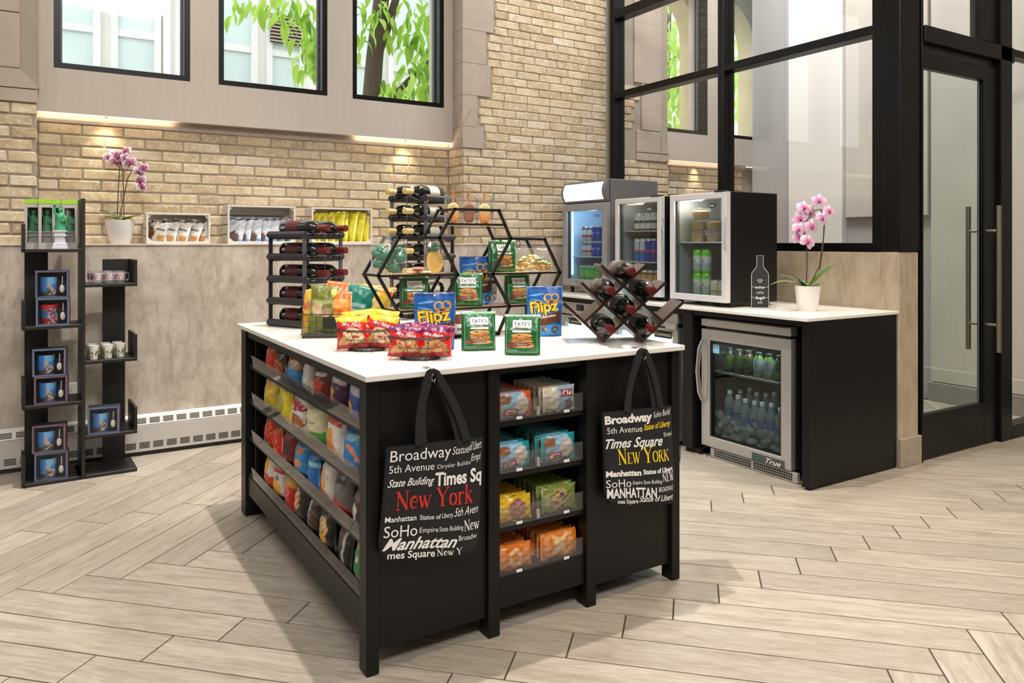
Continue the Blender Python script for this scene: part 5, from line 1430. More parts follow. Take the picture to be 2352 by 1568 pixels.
# ================================================================ snack bags on the side shelves (facing -x)
rr = random.Random(17)
rows = [
 # label colour words, base, shapes, width   (far to near)
 [('orange and red crisp bag', (196, 74, 30), [('e', .6, .35, .4, .3, (214, 46, 34)), ('e', .35, .6, .2, .15, (236, 150, 50))]), ('dark bag with red fried pieces', (52, 26, 24), [('e', .5, .35, .42, .3, (150, 34, 26)), ('n', .5, .35, .4, .3, 22, (200, 120, 50))]),
  ('sky blue and brown bag', (44, 140, 206), [('b', .55, 1, (120, 92, 70)), ('e', .6, .7, .3, .15, (190, 160, 120))]), ('slim white bag with brown edge', (228, 224, 218), [('r', 0, .2, 0, 1, (150, 110, 70)), ('e', .6, .5, .2, .14, (186, 206, 224))]),
  ('dark red bag with a glossy chilli', (98, 26, 24), [('e', .4, .42, .34, .24, (182, 36, 24)), ('e', .2, .35, .2, .18, (214, 110, 50)), ('r', .3, .8, .72, .86, (214, 200, 196))]), ('purple bag with an orange crisp', (66, 26, 72), [('e', .22, .35, .22, .2, (226, 140, 50)), ('r', .15, .85, .68, .82, (214, 206, 210))]),
  ('deep blue bag with one orange crisp', (20, 70, 150), [('e', .35, .3, .2, .13, (240, 160, 50)), ('r', .2, .85, .66, .8, (190, 190, 200)), ('b', .0, .08, (220, 190, 60))])],
 [('pale yellow crisp bag with a bright ribbon', (214, 190, 110), [('e', .45, .62, .34, .22, (222, 176, 60)), ('b', .42, .5, .5, (250, 226, 40)), ('b', 0, .38, .4, (206, 176, 44))]), ('lime and yellow crisp bag with a round window', (236, 214, 40), [('e', .4, .45, .36, .3, (150, 170, 60)), ('n', .4, .45, .32, .26, 26, (226, 196, 130)), ('b', .86, 1, (90, 130, 40))]),
  ('white crisp bag with a crimson wave logo', (232, 228, 226), [('e', .5, .76, .4, .1, (170, 30, 60)), ('b', .56, .64, .16, (180, 34, 60)), ('e', .6, .28, .36, .18, (190, 106, 50)), ('r', .3, .8, .44, .5, (60, 70, 110))]), ('cream crisp bag with a green foot', (222, 214, 172), [('b', 0, .3, .08, (74, 170, 62)), ('e', .15, .5, .16, .1, (30, 120, 70)), ('r', .4, .7, .5, .58, (150, 140, 100))]),
  ('tall white pack with orange fries', (238, 232, 226), [('r', .12, .9, .78, .94, (206, 60, 34)), ('e', .5, .48, .2, .2, (240, 160, 50)), ('e', .5, .25, .3, .14, (236, 140, 40)), ('r', 0, .12, .5, .75, (150, 190, 90))]), ('bright blue bag with an orange curl', (20, 130, 206), [('e', .55, .46, .30, .09, (242, 140, 40), -40), ('e', .5, .42, .2, .05, (20, 130, 206), -40), ('r', .25, .8, .74, .9, (120, 180, 206)), ('b', 0, .1, (30, 90, 160))])],
 [('red crisp bag with flame curls', (190, 32, 26), [('n', .5, .5, .45, .4, 22, (236, 90, 50)), ('e', .5, .25, .3, .1, (120, 20, 20))]), ('red bag with orange sticks', (206, 40, 26), [('n', .5, .4, .4, .3, 18, (244, 120, 50)), ('b', .72, 1, (180, 90, 40))]), ('dark cherry red bag', (120, 20, 30), [('e', .5, .5, .3, .2, (70, 14, 24))]),
  ('sky blue bag with orange curls', (36, 140, 210), [('e', .55, .75, .22, .12, (200, 120, 60)), ('e', .5, .38, .26, .1, (236, 150, 70)), ('b', 0, .1, (20, 90, 160))]), ('plain blue bag', (24, 110, 190), [('b', .6, .75, (150, 200, 230))]), ('white and amber crisp bag', (226, 222, 218), [('e', .4, .5, .3, .3, (240, 170, 50)), ('e', .4, .15, .4, .14, (226, 90, 40)), ('r', .55, .8, .55, .7, (190, 190, 196))]),
  ('grey bag with a red foot', (110, 106, 106), [('b', 0, .3, -.4, (200, 30, 40)), ('r', .3, .8, .7, .85, (40, 36, 36))]), ('dark brown bag with a white chip', (70, 40, 46), [('e', .5, .4, .22, .2, (226, 220, 214)), ('r', .2, .8, .7, .9, (110, 80, 90))])],
 [('white bag with an amber and red foot', (226, 222, 216), [('e', .35, .6, .35, .3, (240, 170, 50)), ('b', 0, .4, -.1, (214, 70, 30))]), ('white bag with a red mouth and yellow crisps', (228, 222, 216), [('b', .72, .86, (200, 60, 70)), ('e', .45, .3, .4, .24, (240, 180, 40)), ('e', .6, .6, .16, .1, (110, 110, 140))]), ('glossy red bag with a pale swirl', (196, 26, 26), [('b', .68, 1, (214, 150, 40)), ('e', .5, .5, .3, .16, (226, 120, 100)), ('e', .5, .5, .24, .11, (196, 26, 26))]),
  ('black bag with popcorn', (30, 26, 26), [('e', .4, .55, .3, .3, (226, 190, 120)), ('n', .4, .5, .3, .3, 20, (170, 80, 40))]), ('black bag with white words', (24, 22, 24), [('r', .15, .4, .2, .9, (170, 170, 170)), ('n', .6, .5, .3, .3, 40, (90, 40, 30))]), ('black bag with cookies and caramel', (26, 24, 24), [('e', .45, .55, .34, .28, (226, 190, 130)), ('e', .5, .3, .26, .14, (236, 170, 40)), ('n', .4, .6, .3, .2, 24, (150, 60, 40))]),
  ('black bag with a line of white text', (22, 22, 24), [('r', .7, .8, .15, .9, (190, 190, 190))]), ('green bag with amber crisps on top', (24, 128, 66), [('e', .5, .92, .4, .14, (240, 160, 40)), ('e', .55, .55, .1, .07, (220, 214, 180)), ('e', .5, .2, .5, .05, (170, 190, 120))])]]
for k, row in enumerate(rows):
    n = len(row); ys = [3.56 - (3.56 - 2.335) * (i + .25) / n for i in range(n)]
    pit = (3.56 - 2.335) / n
    for i, (lab, base, sh) in enumerate(row):
        w = pit * rr.uniform(.84, 1.0); h = (.138 if k == 0 else .152) * rr.uniform(.86, 1.03)
        if 'slim' in lab: w *= .72
        y = 3.60 - (i + .5) * (3.60 - 2.285) / n
        bag(lab + ' on the %s side shelf' % ('top', 'second', 'third', 'bottom')[k], (.893 + rr.uniform(-.003, .004), y, SH[k]), -90 + rr.uniform(-9, 9), w, h, .068, base, sh, side=[int(v * .8) for v in base],
            tilt=rr.uniform(4, 9), roll=rr.uniform(-9, 9), seed=100 + 10 * k + i, group='crisp bags on the side shelves', wr=.7, cat='crisp bag', name='crisp_bag')
# a lemon bag standing at the near end of the second shelf and the bottom one
bag('pale yellow bag at the near end of the bottom side shelf', (.89, 2.275, SH[3]), -92, .045, .13, .03, (232, 214, 120), [], tilt=6, seed=5, cat='crisp bag', name='crisp_bag', nu=8, nv=14)

# ================================================================ bars in the front shelves
def bars(k, x, label, w, h, base, sh, words, n=7, seed=0, dz=0, tint=None):
    side = [int(v * .85) for v in base]; r_ = random.Random(seed)
    first_ = bag(label % 'front', (x, 2.236, FS[k]), r_.uniform(-2, 2), w, h, .024, base, sh, side, 'bar', tilt=3, seed=seed, words=words, group='wrapped bars in the front shelves', cat='snack bar', name='snack_bar', nu=22, nv=16, wr=1.6)
    for i in range(1, n):
        dup(first_, (x + r_.uniform(-.004, .004), 2.236 + .030 * i, FS[k]), label=label % (ORD[i]), rot=(radians(-3 - r_.uniform(0, 4)), radians(r_.uniform(-2, 2)), radians(r_.uniform(-3, 3))))
LB = (150, 196, 222)
CLIF = lambda x, z: [('CLIF', x, z, .30, .13, pm('red_patch_print', (196, 40, 40), .5) if False else WINK, dict(bold=.05, flip=True))]
def clif_shapes(edge): return [('r', 0, .12, 0, 1, edge), ('r', .74, 1, 0, 1, edge), ('r', .12, .74, .03, .97, LB), ('e', .70, .5, .18, .36, (214, 206, 196)), ('e', .24, .72, .17, .2, (150, 100, 70)), ('r', .14, .56, .10, .34, (176, 40, 44))]
bars(0, 1.397, 'orange and light blue bar, %s of the left stack, top front shelf', .140, .088, (214, 92, 40), clif_shapes((214, 92, 40)), CLIF(.20, .155), seed=1)
bars(0, 1.588, 'white and light blue bar, %s of the right stack, top front shelf', .140, .090, (218, 206, 184), [('r', .42, .92, .03, .97, LB), ('r', .50, .90, .56, .84, (176, 40, 44)), ('e', .76, .26, .12, .18, (110, 86, 76)), ('e', .3, .5, .16, .4, (230, 222, 206))], [('CLIF', .55, .63, .30, .15, WINK, dict(bold=.05, flip=True))], seed=2)
bars(1, 1.392, 'teal and light blue bar, %s of the left stack, second front shelf', .140, .090, (24, 150, 158), clif_shapes((24, 150, 158)), CLIF(.20, .155), seed=3)
bars(1, 1.585, 'teal bar with a red patch, %s of the right stack, second front shelf', .145, .095, (28, 156, 160), clif_shapes((28, 156, 160)), CLIF(.20, .155), seed=4)
bars(2, 1.395, 'yellow bar with a berry picture, %s of the left stack, third front shelf', .145, .085, (226, 182, 34), [('e', .58, .48, .24, .42, (150, 96, 100)), ('n', .58, .4, .22, .36, 26, (206, 150, 130)), ('r', .06, .3, .45, .6, (250, 226, 120))], [], seed=5)
bars(2, 1.588, 'olive green bar with nuts, %s of the right stack, third front shelf', .150, .092, (124, 140, 62), [('e', .48, .48, .23, .40, (206, 170, 110)), ('n', .48, .48, .22, .38, 22, (84, 62, 76)), ('r', .06, .2, .3, .7, (160, 170, 110))], [], seed=6)
bars(3, 1.395, 'orange bar with a cashew picture, %s of the left stack, bottom front shelf', .145, .085, (226, 122, 36), [('e', .52, .45, .18, .38, (236, 200, 150)), ('e', .52, .45, .09, .2, (226, 122, 36)), ('r', .05, .25, .1, .9, (236, 150, 90)), ('r', .74, .92, .1, .9, (236, 150, 90))], [], seed=7)
bars(3, 1.588, 'orange bar with a pale cross of nuts, %s of the right stack, bottom front shelf', .155, .092, (228, 128, 36), [('e', .48, .5, .10, .44, (240, 210, 160), 25), ('e', .48, .5, .10, .44, (240, 206, 150), -25), ('r', .05, .22, .1, .9, (238, 160, 100)), ('r', .72, .86, .1, .9, (238, 160, 100))], [], seed=8)
bag('brown orange bag lying on top of the bottom front shelf bars', (1.50, 2.40, FS[3] + .085), 6, .17, .075, .03, (150, 70, 30), [('e', .5, .5, .3, .3, (200, 120, 60))], tilt=35, seed=9, cat='snack bar', name='snack_bar', kind='bar')
# ================================================================ coolers (local frame: front faces -y, x right, z up; placed with rz = -90 so the front faces -x)
LINER = pm('cool_liner', (158, 162, 168), .5, 0, .02, 4)
def cooler(name, label, loc, w, d, h, body, frame, fw, dz0, dz1, glass, shelves, liner=LINER, foot=.02, handle=None, cat='cooler'):
    """loc is the front right bottom corner seen from the front: local x from 0 (far end) to w (near end)"""
    t = thing(name, label, cat, loc, -90)
    wl = .03
    b = MB()
    b.box(0, wl, .045, d, foot, h, .004); b.box(w - wl, w, .045, d, foot, h, .004); b.box(wl, w - wl, .045, d, foot, dz0 + .02); b.box(wl, w - wl, .045, d, dz1 - .02, h); b.box(wl, w - wl, d - wl, d, dz0 + .02, dz1 - .02)
    b.build('body', body, t)
    l = MB(); e = .003
    l.box(wl, wl + e, .05, d - wl, dz0 + .02, dz1 - .02); l.box(w - wl - e, w - wl, .05, d - wl, dz0 + .02, dz1 - .02); l.box(wl + e, w - wl - e, d - wl - e, d - wl, dz0 + .02, dz1 - .02); l.box(wl + e, w - wl - e, .05, d - wl - e, dz0 + .02, dz0 + .02 + e); l.box(wl + e, w - wl - e, .05, d - wl - e, dz1 - .02 - e, dz1 - .02)
    l.build('liner', liner, t)
    for x in (.03, w - .03):
        for y in (.08, d - .06): MB().lathe([(.016, 0), (.013, foot)], 10, (x, y, 0)).build('foot', BLACKM, t)
    f = MB()
    f.box(0, fw, 0, .042, dz0, dz1, .004); f.box(w - fw, w, 0, .042, dz0, dz1, .004); f.box(fw, w - fw, 0, .042, dz0, dz0 + fw, .004); f.box(fw, w - fw, 0, .042, dz1 - fw, dz1, .004)
    dr_ = f.build('door', frame, t)
    MB().box(fw, w - fw, .016, .022, dz0 + fw, dz1 - fw).build('pane', glass, dr_)
    g = MB(); k = .012
    g.box(fw, fw + k, .022, .04, dz0 + fw, dz1 - fw); g.box(w - fw - k, w - fw, .022, .04, dz0 + fw, dz1 - fw); g.build('gasket', pm('door_gasket', (70, 72, 76), .5), dr_)
    for z in shelves: MB().box(wl + .004, w - wl - .004, .06, d - wl - .004, z - .008, z, .002).build('wire_shelf', pm('shelf_edge', (206, 208, 212), .35, .3), t)
    return t, dr_
def to_world(t, p): return t.matrix_basis @ Vector(p)
GREYB = pm('grey_cabinet', (118, 116, 117), .4, .1, .04, 10)
SILVF = pm('pale_silver_door', (208, 208, 212), .35, .1, .03, 10)
CZ = .92
# ---------------- cooler with lit header
LB2 = pm('blue_white_liner', (206, 222, 236), .5, 0, .02, 4)
F1, D1_ = cooler('display_cooler', 'grey display cooler with a glowing white header at the far end of the counter', (3.625, 5.055, CZ), .565, .52, .885, GREYB, pm('grey_door', (158, 158, 162), .4, .2, .03, 10), .055, .055, .705, DOORG, (.20 + .09, .095), LB2, .045)
hd = MB(); n = 10
prof = [(.03, .715)] + [(.03 - .030 * sin(pi * i / n) - .012, .715 + .165 * i / n) for i in range(n + 1)] + [(.03, .882)]
vs = [(x, y, z) for x in (.0, .565) for y, z in prof]; m_ = len(prof)
hd.add(vs, [tuple(range(m_)), tuple(range(2 * m_ - 1, m_ - 1, -1))] + [(i, i + m_, (i + 1) % m_ + m_, (i + 1) % m_) for i in range(m_)])
hdr = hd.build('header', GREYB, F1, 30)
pn_ = MB(); vs = [(x, .03 - .030 * sin(pi * i / n) - .0135, .715 + .165 * i / n) for x in (.03, .525) for i in range(1, n)]
pn_.add(vs, [(i, i + 1, n + i, n - 1 + i) for i in range(n - 2)]).build('light_panel', mat_emit('lit_header', (238, 244, 255), 2.2), hdr, 'all')
MB().box(.035, .05, .06, .075, .14, .66).build('lamp_strip', mat_emit('blue_lamp', (150, 205, 255), 5), F1)
light('POINT', 'cooler_light', to_world(F1, (.28, .10, .66)), 2.6, .04, (.55, .8, 1))
q = MB(); put_text(q, 'Danby', .40, .60, w=.07, f=flat(.0155), bold=.02); q.build('badge', pm('navy_print', (40, 60, 110), .5), D1_)
# ---------------- two small black coolers
F2, D2_ = cooler('mini_cooler', 'black mini cooler with silver door holding drink cans, second on the counter', (3.552, 4.300, CZ), .478, .46, .715, BLACK, SILVF, .036, .03, .713, DOORG, (.265, .485), LINER, .022)
F3, D3_ = cooler('mini_cooler', 'black mini cooler with bowls on the top shelf, nearest on the counter', (3.552, 3.735, CZ), .490, .47, .715, BLACK, SILVF, .040, .03, .713, DOORG, (.405,), LINER, .022)
for F_, D_, p in ((F2, D2_, .5), (F3, D3_, 2.6)):
    w = .478 if F_ is F2 else .490
    MB().box(.05, .20, .07, .10, .672, .682).build('lamp', mat_emit('warm_lamp_%d' % int(p * 10), (255, 236, 208), 2.5 * p), F_)
    light('POINT', 'cooler_light', to_world(F_, (.16, .11, .645)), p, .03, (1, .90, .76))
    MB().tube([(w + .001, .012, .33), (w + .018, .010, .37), (w + .020, .010, .48), (w + .001, .012, .53)] if F_ is F2 else [(w - .004, -.002, .36), (w - .004, -.008, .38), (w - .004, -.008, .54), (w - .004, -.002, .56)], .006, 8).build('handle', SILVER, D_, True)
    MB().box(w - .10, w, -.004, .03, .715, .722, .002).build('hinge_cover', BLACKM, F_)
    ov = [(w * .74 + .032 * cos(2 * pi * i / 20), .632 + .013 * sin(2 * pi * i / 20)) for i in range(20)]
    if F_ is F3: MB().prism(ov, .0135, .0155).build('badge_plate', INK, D_)
    q = MB(); put_text(q, 'Danby', w * .74 - .020, .627, w=.040, f=flat(.0128), bold=.02); q.build('badge', WINK, D_)
# ---------------- cans and packs in the coolers
def fill(t, proto, xs, y, z, label, group, rng=ORD):
    for i, x in enumerate(xs):
        p = to_world(t, (x, y, z)); l = label % rng[i]
        if proto.get('used'):
            dup(proto['o'], p, label=l, group=group, rot=(0, 0, radians(-90 + RND.uniform(-25, 25))))
        else:
            o = proto['o']; o.location = p; o.rotation_euler = (0, 0, radians(-90)); o['label'] = l; o['category'] = 'can'; o['group'] = group; proto['used'] = True
def pr_(*a, **k): return {'o': make_can('x', *a, **k)}
sil = pr_([(0, (120, 30, 40)), (.14, (226, 226, 230)), (.45, (120, 120, 126)), (.6, (230, 230, 232))], h=.128, word='ZERO', wm=INK)
fill(F2, sil, [.135 + .060 * i for i in range(5)], .105, .485, 'white and red can, %s from the left on the top shelf of the middle cooler', 'cans on the top shelf of the middle cooler')
slim = pr_([(0, (40, 110, 190)), (.5, (206, 40, 50)), (.58, (186, 196, 210))], r=.0262, h=.165)
fill(F2, slim, [.130 + .058 * i for i in range(2)], .105, .265, 'slim blue and silver can, %s from the left in the middle cooler', 'slim cans in the middle cooler')
slim2 = pr_([(0, (34, 44, 150)), (.48, (200, 40, 60)), (.56, (40, 60, 170))], r=.0262, h=.165)
fill(F2, slim2, [.248 + .058 * i for i in range(3)], .105, .265, 'slim dark blue can, %s of three in the middle cooler', 'slim cans in the middle cooler')
amb = pr_([(0, (206, 170, 110)), (.3, (226, 206, 170)), (.5, (196, 150, 80)), (.85, (110, 84, 60))], h=.150, r=.031)
fill(F2, amb, [.14 + .068 * i for i in range(4)], .105, .056, 'amber can, %s from the left on the bottom of the middle cooler', 'amber cans in the middle cooler')
grn = pr_([(0, (110, 190, 60)), (.16, (160, 170, 170)), (.5, (206, 212, 206)), (.80, (120, 200, 60))], top=(120, 200, 70), h=.150, r=.033, word='CLU', wm=INK)
for lv in (0, 1):
    fill(F3, grn, [.150, .225], .11, .056 + lv * .1505, 'green topped can, %%s in the %s row of the nearest cooler' % ('lower', 'upper')[lv], 'green topped cans in the nearest cooler')
bei = pr_([(0, (206, 196, 170)), (.3, (170, 160, 130)), (.5, (216, 206, 180))], h=.105, r=.034)
fill(F3, bei, [.305, .372], .11, .056, 'beige can, %s right of the green topped cans in the nearest cooler', 'beige cans in the nearest cooler')
blu = pr_([(0, (24, 60, 160)), (.2, (30, 90, 200)), (.75, (24, 70, 180))], h=.122, r=.031, word='LIGHT')
for lv in (0, 1):
    fill(F1, blu, [.285, .348, .411, .474], .12, .29 + lv * .1225, 'blue can, %%s from the left in the %s layer of the lit cooler' % ('lower', 'upper')[lv], 'blue cans in the lit cooler')
whi = pr_([(0, (190, 196, 206)), (.3, (200, 60, 70)), (.45, (226, 228, 232)), (.8, (120, 130, 160))], h=.122, r=.031)
for lv in (0, 1):
    fill(F1, whi, [.155, .218], .12, .29 + lv * .1225, 'white and red can, %%s from the left in the %s layer of the lit cooler' % ('lower', 'upper')[lv], 'white cans in the lit cooler')
lim = pr_([(0, (90, 190, 80)), (.3, (150, 220, 120)), (.7, (100, 200, 90))], h=.122, r=.031)
fill(F1, lim, [.130, .195, .260, .325], .12, .095, 'lime green can, %s from the left on the lowest shelf of the lit cooler', 'green cans in the lit cooler')
pnk = pr_([(0, (230, 230, 230)), (.3, (210, 60, 60)), (.6, (236, 232, 230))], h=.150, r=.031)
fill(F1, pnk, [.392], .12, .095, 'white and red tall can, %s right of the lime green cans', 'red can in the lit cooler', ['standing'])
# clear tubs of food in the nearest cooler
tub_m = mat_glass('clear_tub', (.96, .95, .92), 1.0, .12)
food = make_mottled('mixed_food', (206, 170, 110), (150, 100, 50), 40, rough=.7)
for i, (x, lv) in enumerate(((.135, 0), (.268, 0), (.135, 1), (.268, 1), (.15, 2))):
    t = thing('food_tub', 'clear tub of golden food, %s in the nearest cooler' % ('left one of the lowest layer', 'right one of the lowest layer', 'left one of the middle layer', 'right one of the middle layer', 'topmost')[i], 'tub', to_world(F3, (x, .14, .405 + lv * .074)), -90, 'tubs in the nearest cooler')
    MB().lathe([(0, 0), (.050, 0), (.062, .058), (.064, .060), (.064, .064), (.060, .072), (0, .073)], 20, cap=False).build('tub', tub_m, t, 40)
    MB().lathe([(0, .003), (.046, .003), (.056, .050), (.03, .057), (0, .058)], 16, cap=False).build('food', food, t, True)
# ---------------- undercounter cooler with script badge
TC = thing('undercounter_cooler', 'stainless undercounter cooler with water bottles and a curved handle', 'cooler', (3.505, 3.405, 0), -90)
tw = .665; DARKL = pm('dark_liner', (40, 42, 42), .6, 0, .1, 5)
b = MB(); b.box(0, .03, .05, .64, .06, .80); b.box(tw - .03, tw, .05, .64, .06, .80); b.box(.03, tw - .03, .61, .64, .06, .80); b.box(.03, tw - .03, .05, .61, .06, .11); b.box(.03, tw - .03, .05, .61, .77, .80)
b.build('body', DARKL, TC)
MB().box(0, tw, .0, .06, .803, .850, .003).build('top_strip', STEEL, TC)
MB().box(.02, tw - .02, .02, .06, .787, .803).build('dark_gap', BLACKM, TC)
gx0, gx1, gz0, gz1 = .070, .598, .128, .717
f = MB(); f.box(0, gx0, 0, .045, .062, .786, .004); f.box(gx1, tw, 0, .045, .062, .786, .004); f.box(gx0, gx1, 0, .045, .062, gz0, .004); f.box(gx0, gx1, 0, .045, gz1, .786, .004)
dr_ = f.build('door', STEEL, TC)
MB().box(gx0, gx1, .018, .024, gz0, gz1).build('pane', DARKG, dr_)
g = MB(); g.box(gx0, gx0 + .012, .004, .03, gz0, gz1); g.box(gx1 - .006, gx1, .004, .03, gz0, gz1); g.box(gx0 + .012, gx1 - .006, .004, .03, gz0, gz0 + .008); g.box(gx0 + .012, gx1 - .006, .004, .03, gz1 - .012, gz1); g.build('gasket', BLACKM, dr_)
MB().box(gx0 + .012, gx0 + .062, .0165, .0178, gz1 - .075, gz1 - .02).build('sticker', pm('pale_blue_sticker', (150, 206, 236), .5, 0, .1, 60), dr_)
hb = MB(); pts = [(.032, 0, .345), (.030, -.020, .352), (.024, -.040, .40), (.020, -.052, .53), (.024, -.040, .66), (.030, -.020, .708), (.032, 0, .715)]
for i in range(len(pts) - 1): hb.bar(pts[i], pts[i + 1], .026, .010, (1, 0, 0), .003)
hb.build('handle', pm('bright_steel', (206, 206, 208), .25, .85, .03, 40), dr_)
MB().box(.40, .625, -.004, 0, .060, .108, .001).build('badge_plate', pm('grey_badge', (84, 88, 84), .4, .3, .05), dr_)
MB().box(.410, .470, -.0052, -.004, .068, .100).build('display', pm('green_display', (46, 92, 84), .3, 0, .2, 60), dr_)
q = MB(); put_text(q, 'True', .50, .070, w=.105, h=.030, f=flat(-.0052), shear=.45, bold=.01); q.build('badge', WINK, dr_)
kp = MB().box(.07, tw + .04, .006, .03, .002, .058, .002).build('kick_grille', STEEL, TC)
vs_ = MB().box(0, .011, -.0012, 0, 0, .010).mesh('vent_hole', pm('vent_hole', (16, 15, 15), .8))
for r_ in range(3):
    for i in range(38):
        if i == 19: continue
        link('vent_hole', vs_, kp, (.105 + i * .0150, .006, .012 + r_ * .0145))
for z in (.525,): MB().box(.035, tw - .035, .06, .60, z - .012, z, .001).build('wire_shelf', pm('shelf_grey', (120, 124, 124), .4, .3), TC)
light('AREA', 'undercounter_light', to_world(TC, (.33, .10, .755)), 3.2, .4, (.9, 1, 1), to_world(TC, (.33, .35, .2)), size_y=.04)
WB = mat_glass('clear_bottle', (.94, .97, .98), 1.0, .2, (.8, .86, .9))
def water_bottle():
    o = thing('water_bottle', 'x', 'bottle', group='water bottles in the undercounter cooler')
    MB().lathe([(0, 0), (.028, 0), (.031, .004), (.031, .10), (.029, .105), (.031, .11), (.030, .135), (.020, .16), (.0125, .172), (.0125, .182)], 16, cap=False).build('plastic', WB, o, True)
    MB().lathe([(.0315, .045), (.0315, .098)], 16, cap=False).build('label', pm('blue_label', (66, 92, 138), .5, 0, .2, 40), o, True)
    MB().lathe([(.0145, .176), (.0145, .196), (.012, .198), (0, .198)], 14, cap=False).build('cap', pm('white_cap', (226, 230, 232), .45), o, True)
    return o
wbp = water_bottle(); used = False
for row, (y, z, xs, nm) in enumerate(((.095, .20, [.14, .205, .27, .335, .40, .465, .53, .57], 'front'), (.165, .235, [.17, .235, .30, .365, .43, .495, .555], 'back'))):
    for i, x in enumerate(xs):
        p = to_world(TC, (x, y + RND.uniform(-.01, .01), z + RND.uniform(-.02, .02))); l = 'water bottle in ice, %s from the left in the %s row' % (ORD[i], nm)
        if used: dup(wbp, p, label=l)
        else: wbp.location = p; wbp['label'] = l; used = True
ice = MB(); rr = random.Random(5)
for i in range(420):
    x, y, z = rr.uniform(.045, .60), rr.uniform(.062, .20), .112 + rr.random() * .15; r_ = rr.uniform(.008, .015)
    M_ = Matrix.Translation((x, y, z)) @ Matrix.Rotation(rr.uniform(0, 3), 4, (rr.random(), rr.random(), rr.random() + .1))
    v = [M_ @ Vector((i_ * r_, j_ * r_, k_ * r_)) for k_ in (-1, 1) for j_ in (-1, 1) for i_ in (-1, 1)]
    ice.add(v, [(0, 2, 3, 1), (4, 5, 7, 6), (0, 1, 5, 4), (2, 6, 7, 3), (0, 4, 6, 2), (1, 3, 7, 5)])
o = ice.build('ice_cubes', mat_glass('ice', (.85, .9, .9), 1.2, .22, (.75, .82, .82))); o.location = (3.505, 3.405, 0); o.rotation_euler = (0, 0, radians(-90))
tag(o, 'bed of ice cubes under the water bottles in the undercounter cooler', 'ice', kind='stuff')
jc = [((30, 30, 24), (84, 110, 50)), ((34, 36, 26), (60, 90, 40)), ((92, 64, 36), (56, 84, 46)), ((76, 110, 30), (150, 156, 160)), ((84, 120, 34), (150, 156, 160))]
for i in range(7):
    c0, c1 = jc[i % 5]
    o = thing('juice_bottle', 'green juice bottle, %s from the left on the shelf of the undercounter cooler' % ORD[i], 'bottle', to_world(TC, (.13 + .075 * i, .11, .525)), -90, 'juice bottles in the undercounter cooler')
    mb = MB(); pf = [(0, 0), (.030, 0), (.032, .005), (.032, .045), (.032, .095), (.026, .115), (.016, .130)]
    mb.lathe(pf, 14, cols=[lin(c0)] * 3 + [lin(c1)] + [lin(c1)] + [lin(c0)] * 2, cap=False).build('plastic', FILM, o, True)
    MB().lathe([(.018, .128), (.018, .146), (0, .147)], 12, cap=False).build('cap', pm('juice_cap', (60, 70, 60), .5), o, True)
# ---------------- lit two-door undercounter cooler
CC = thing('undercounter_cooler', 'lit two door stainless undercounter cooler behind the mahogany wine lattice', 'cooler', (3.505, 4.90, 0), -90)
cw = 1.29; b = MB()
b.box(0, .03, .05, .64, .06, .80); b.box(cw - .03, cw, .05, .64, .06, .80); b.box(.03, cw - .03, .61, .64, .06, .80); b.box(.03, cw - .03, .05, .61, .04, .10); b.box(.03, cw - .03, .05, .61, .74, .80)
b.build('body', pm('bright_liner', (226, 232, 236), .5), CC)
MB().box(0, cw, 0, .05, .765, .862, .004).build('control_strip', STEEL, CC)
sw_ = MB().box(.20, .29, -.003, 0, .80, .845, .001).build('switch_plate', INK, CC)
MB().box(.225, .25, -.006, -.003, .812, .834, .001).build('switch', pm('blue_switch', (60, 90, 140), .4), sw_)
for k, x0 in enumerate((0, cw / 2 + .002)):
    x1 = x0 + cw / 2 - .004; fw = .05; f = MB()
    f.box(x0, x0 + fw, 0, .045, .03, .755, .004); f.box(x1 - fw, x1, 0, .045, .03, .755, .004); f.box(x0 + fw, x1 - fw, 0, .045, .03, .09, .004); f.box(x0 + fw, x1 - fw, 0, .045, .705, .755, .004)
    dr_ = f.build('door', STEEL, CC)
    MB().box(x0 + fw, x1 - fw, .018, .024, .09, .705).build('pane', DOORG, dr_)
    MB().box(x0 + fw, x1 - fw, .02, .06, .745, .765).build('grip', BLACKM, dr_)
    lx = .10 if k == 0 else x1 - .215
    MB().box(lx, lx + .165, -.003, 0, .690, .738, .001).build('badge_plate', INK, dr_)
    q = MB(); put_text(q, 'Continental', lx + .008, .703, w=.148, h=.022, f=flat(-.0036)); q.build('badge', pm('cream_print', (226, 216, 180), .5), dr_)
MB().box(cw - .10, cw, -.02, .05, .752, .80, .006).build('corner_hinge', STEEL, CC)
MB().box(.06, cw - .06, .08, .10, .725, .738).build('lamp_strip', mat_emit('cool_lamp', (225, 240, 255), 6), CC)
light('AREA', 'undercounter_light', to_world(CC, (.64, .12, .72)), 14, 1.1, (.9, .97, 1), to_world(CC, (.64, .30, .1)), size_y=.06)
MB().box(.035, cw - .035, .06, .60, .40, .41, .001).build('wire_shelf', WHITE, CC)
gb = {'o': None}
for i in range(14):
    l = 'clear bottle with a green label, %s from the left in the lit two door cooler' % (ORD + ['eleventh', 'twelfth', 'thirteenth', 'fourteenth'])[i]
    p = to_world(CC, (.10 + .083 * i, .12, .41))
    if gb['o'] is None:
        o = thing('water_bottle', l, 'bottle', p, -90, 'bottles in the lit two door cooler'); gb['o'] = o
        MB().lathe([(0, 0), (.030, 0), (.033, .004), (.033, .13), (.022, .17), (.013, .19), (.013, .20)], 16, cap=False).build('plastic', WB, o, True)
        MB().lathe([(.0335, .06), (.0335, .11)], 16, cap=False).build('label', pm('green_label', (60, 170, 130), .5, 0, .2, 40), o, True)
        MB().lathe([(.0148, .19), (.0148, .212), (0, .213)], 12, cap=False).build('cap', pm('teal_cap', (60, 170, 150), .45), o, True)
    else: dup(gb['o'], p, label=l)

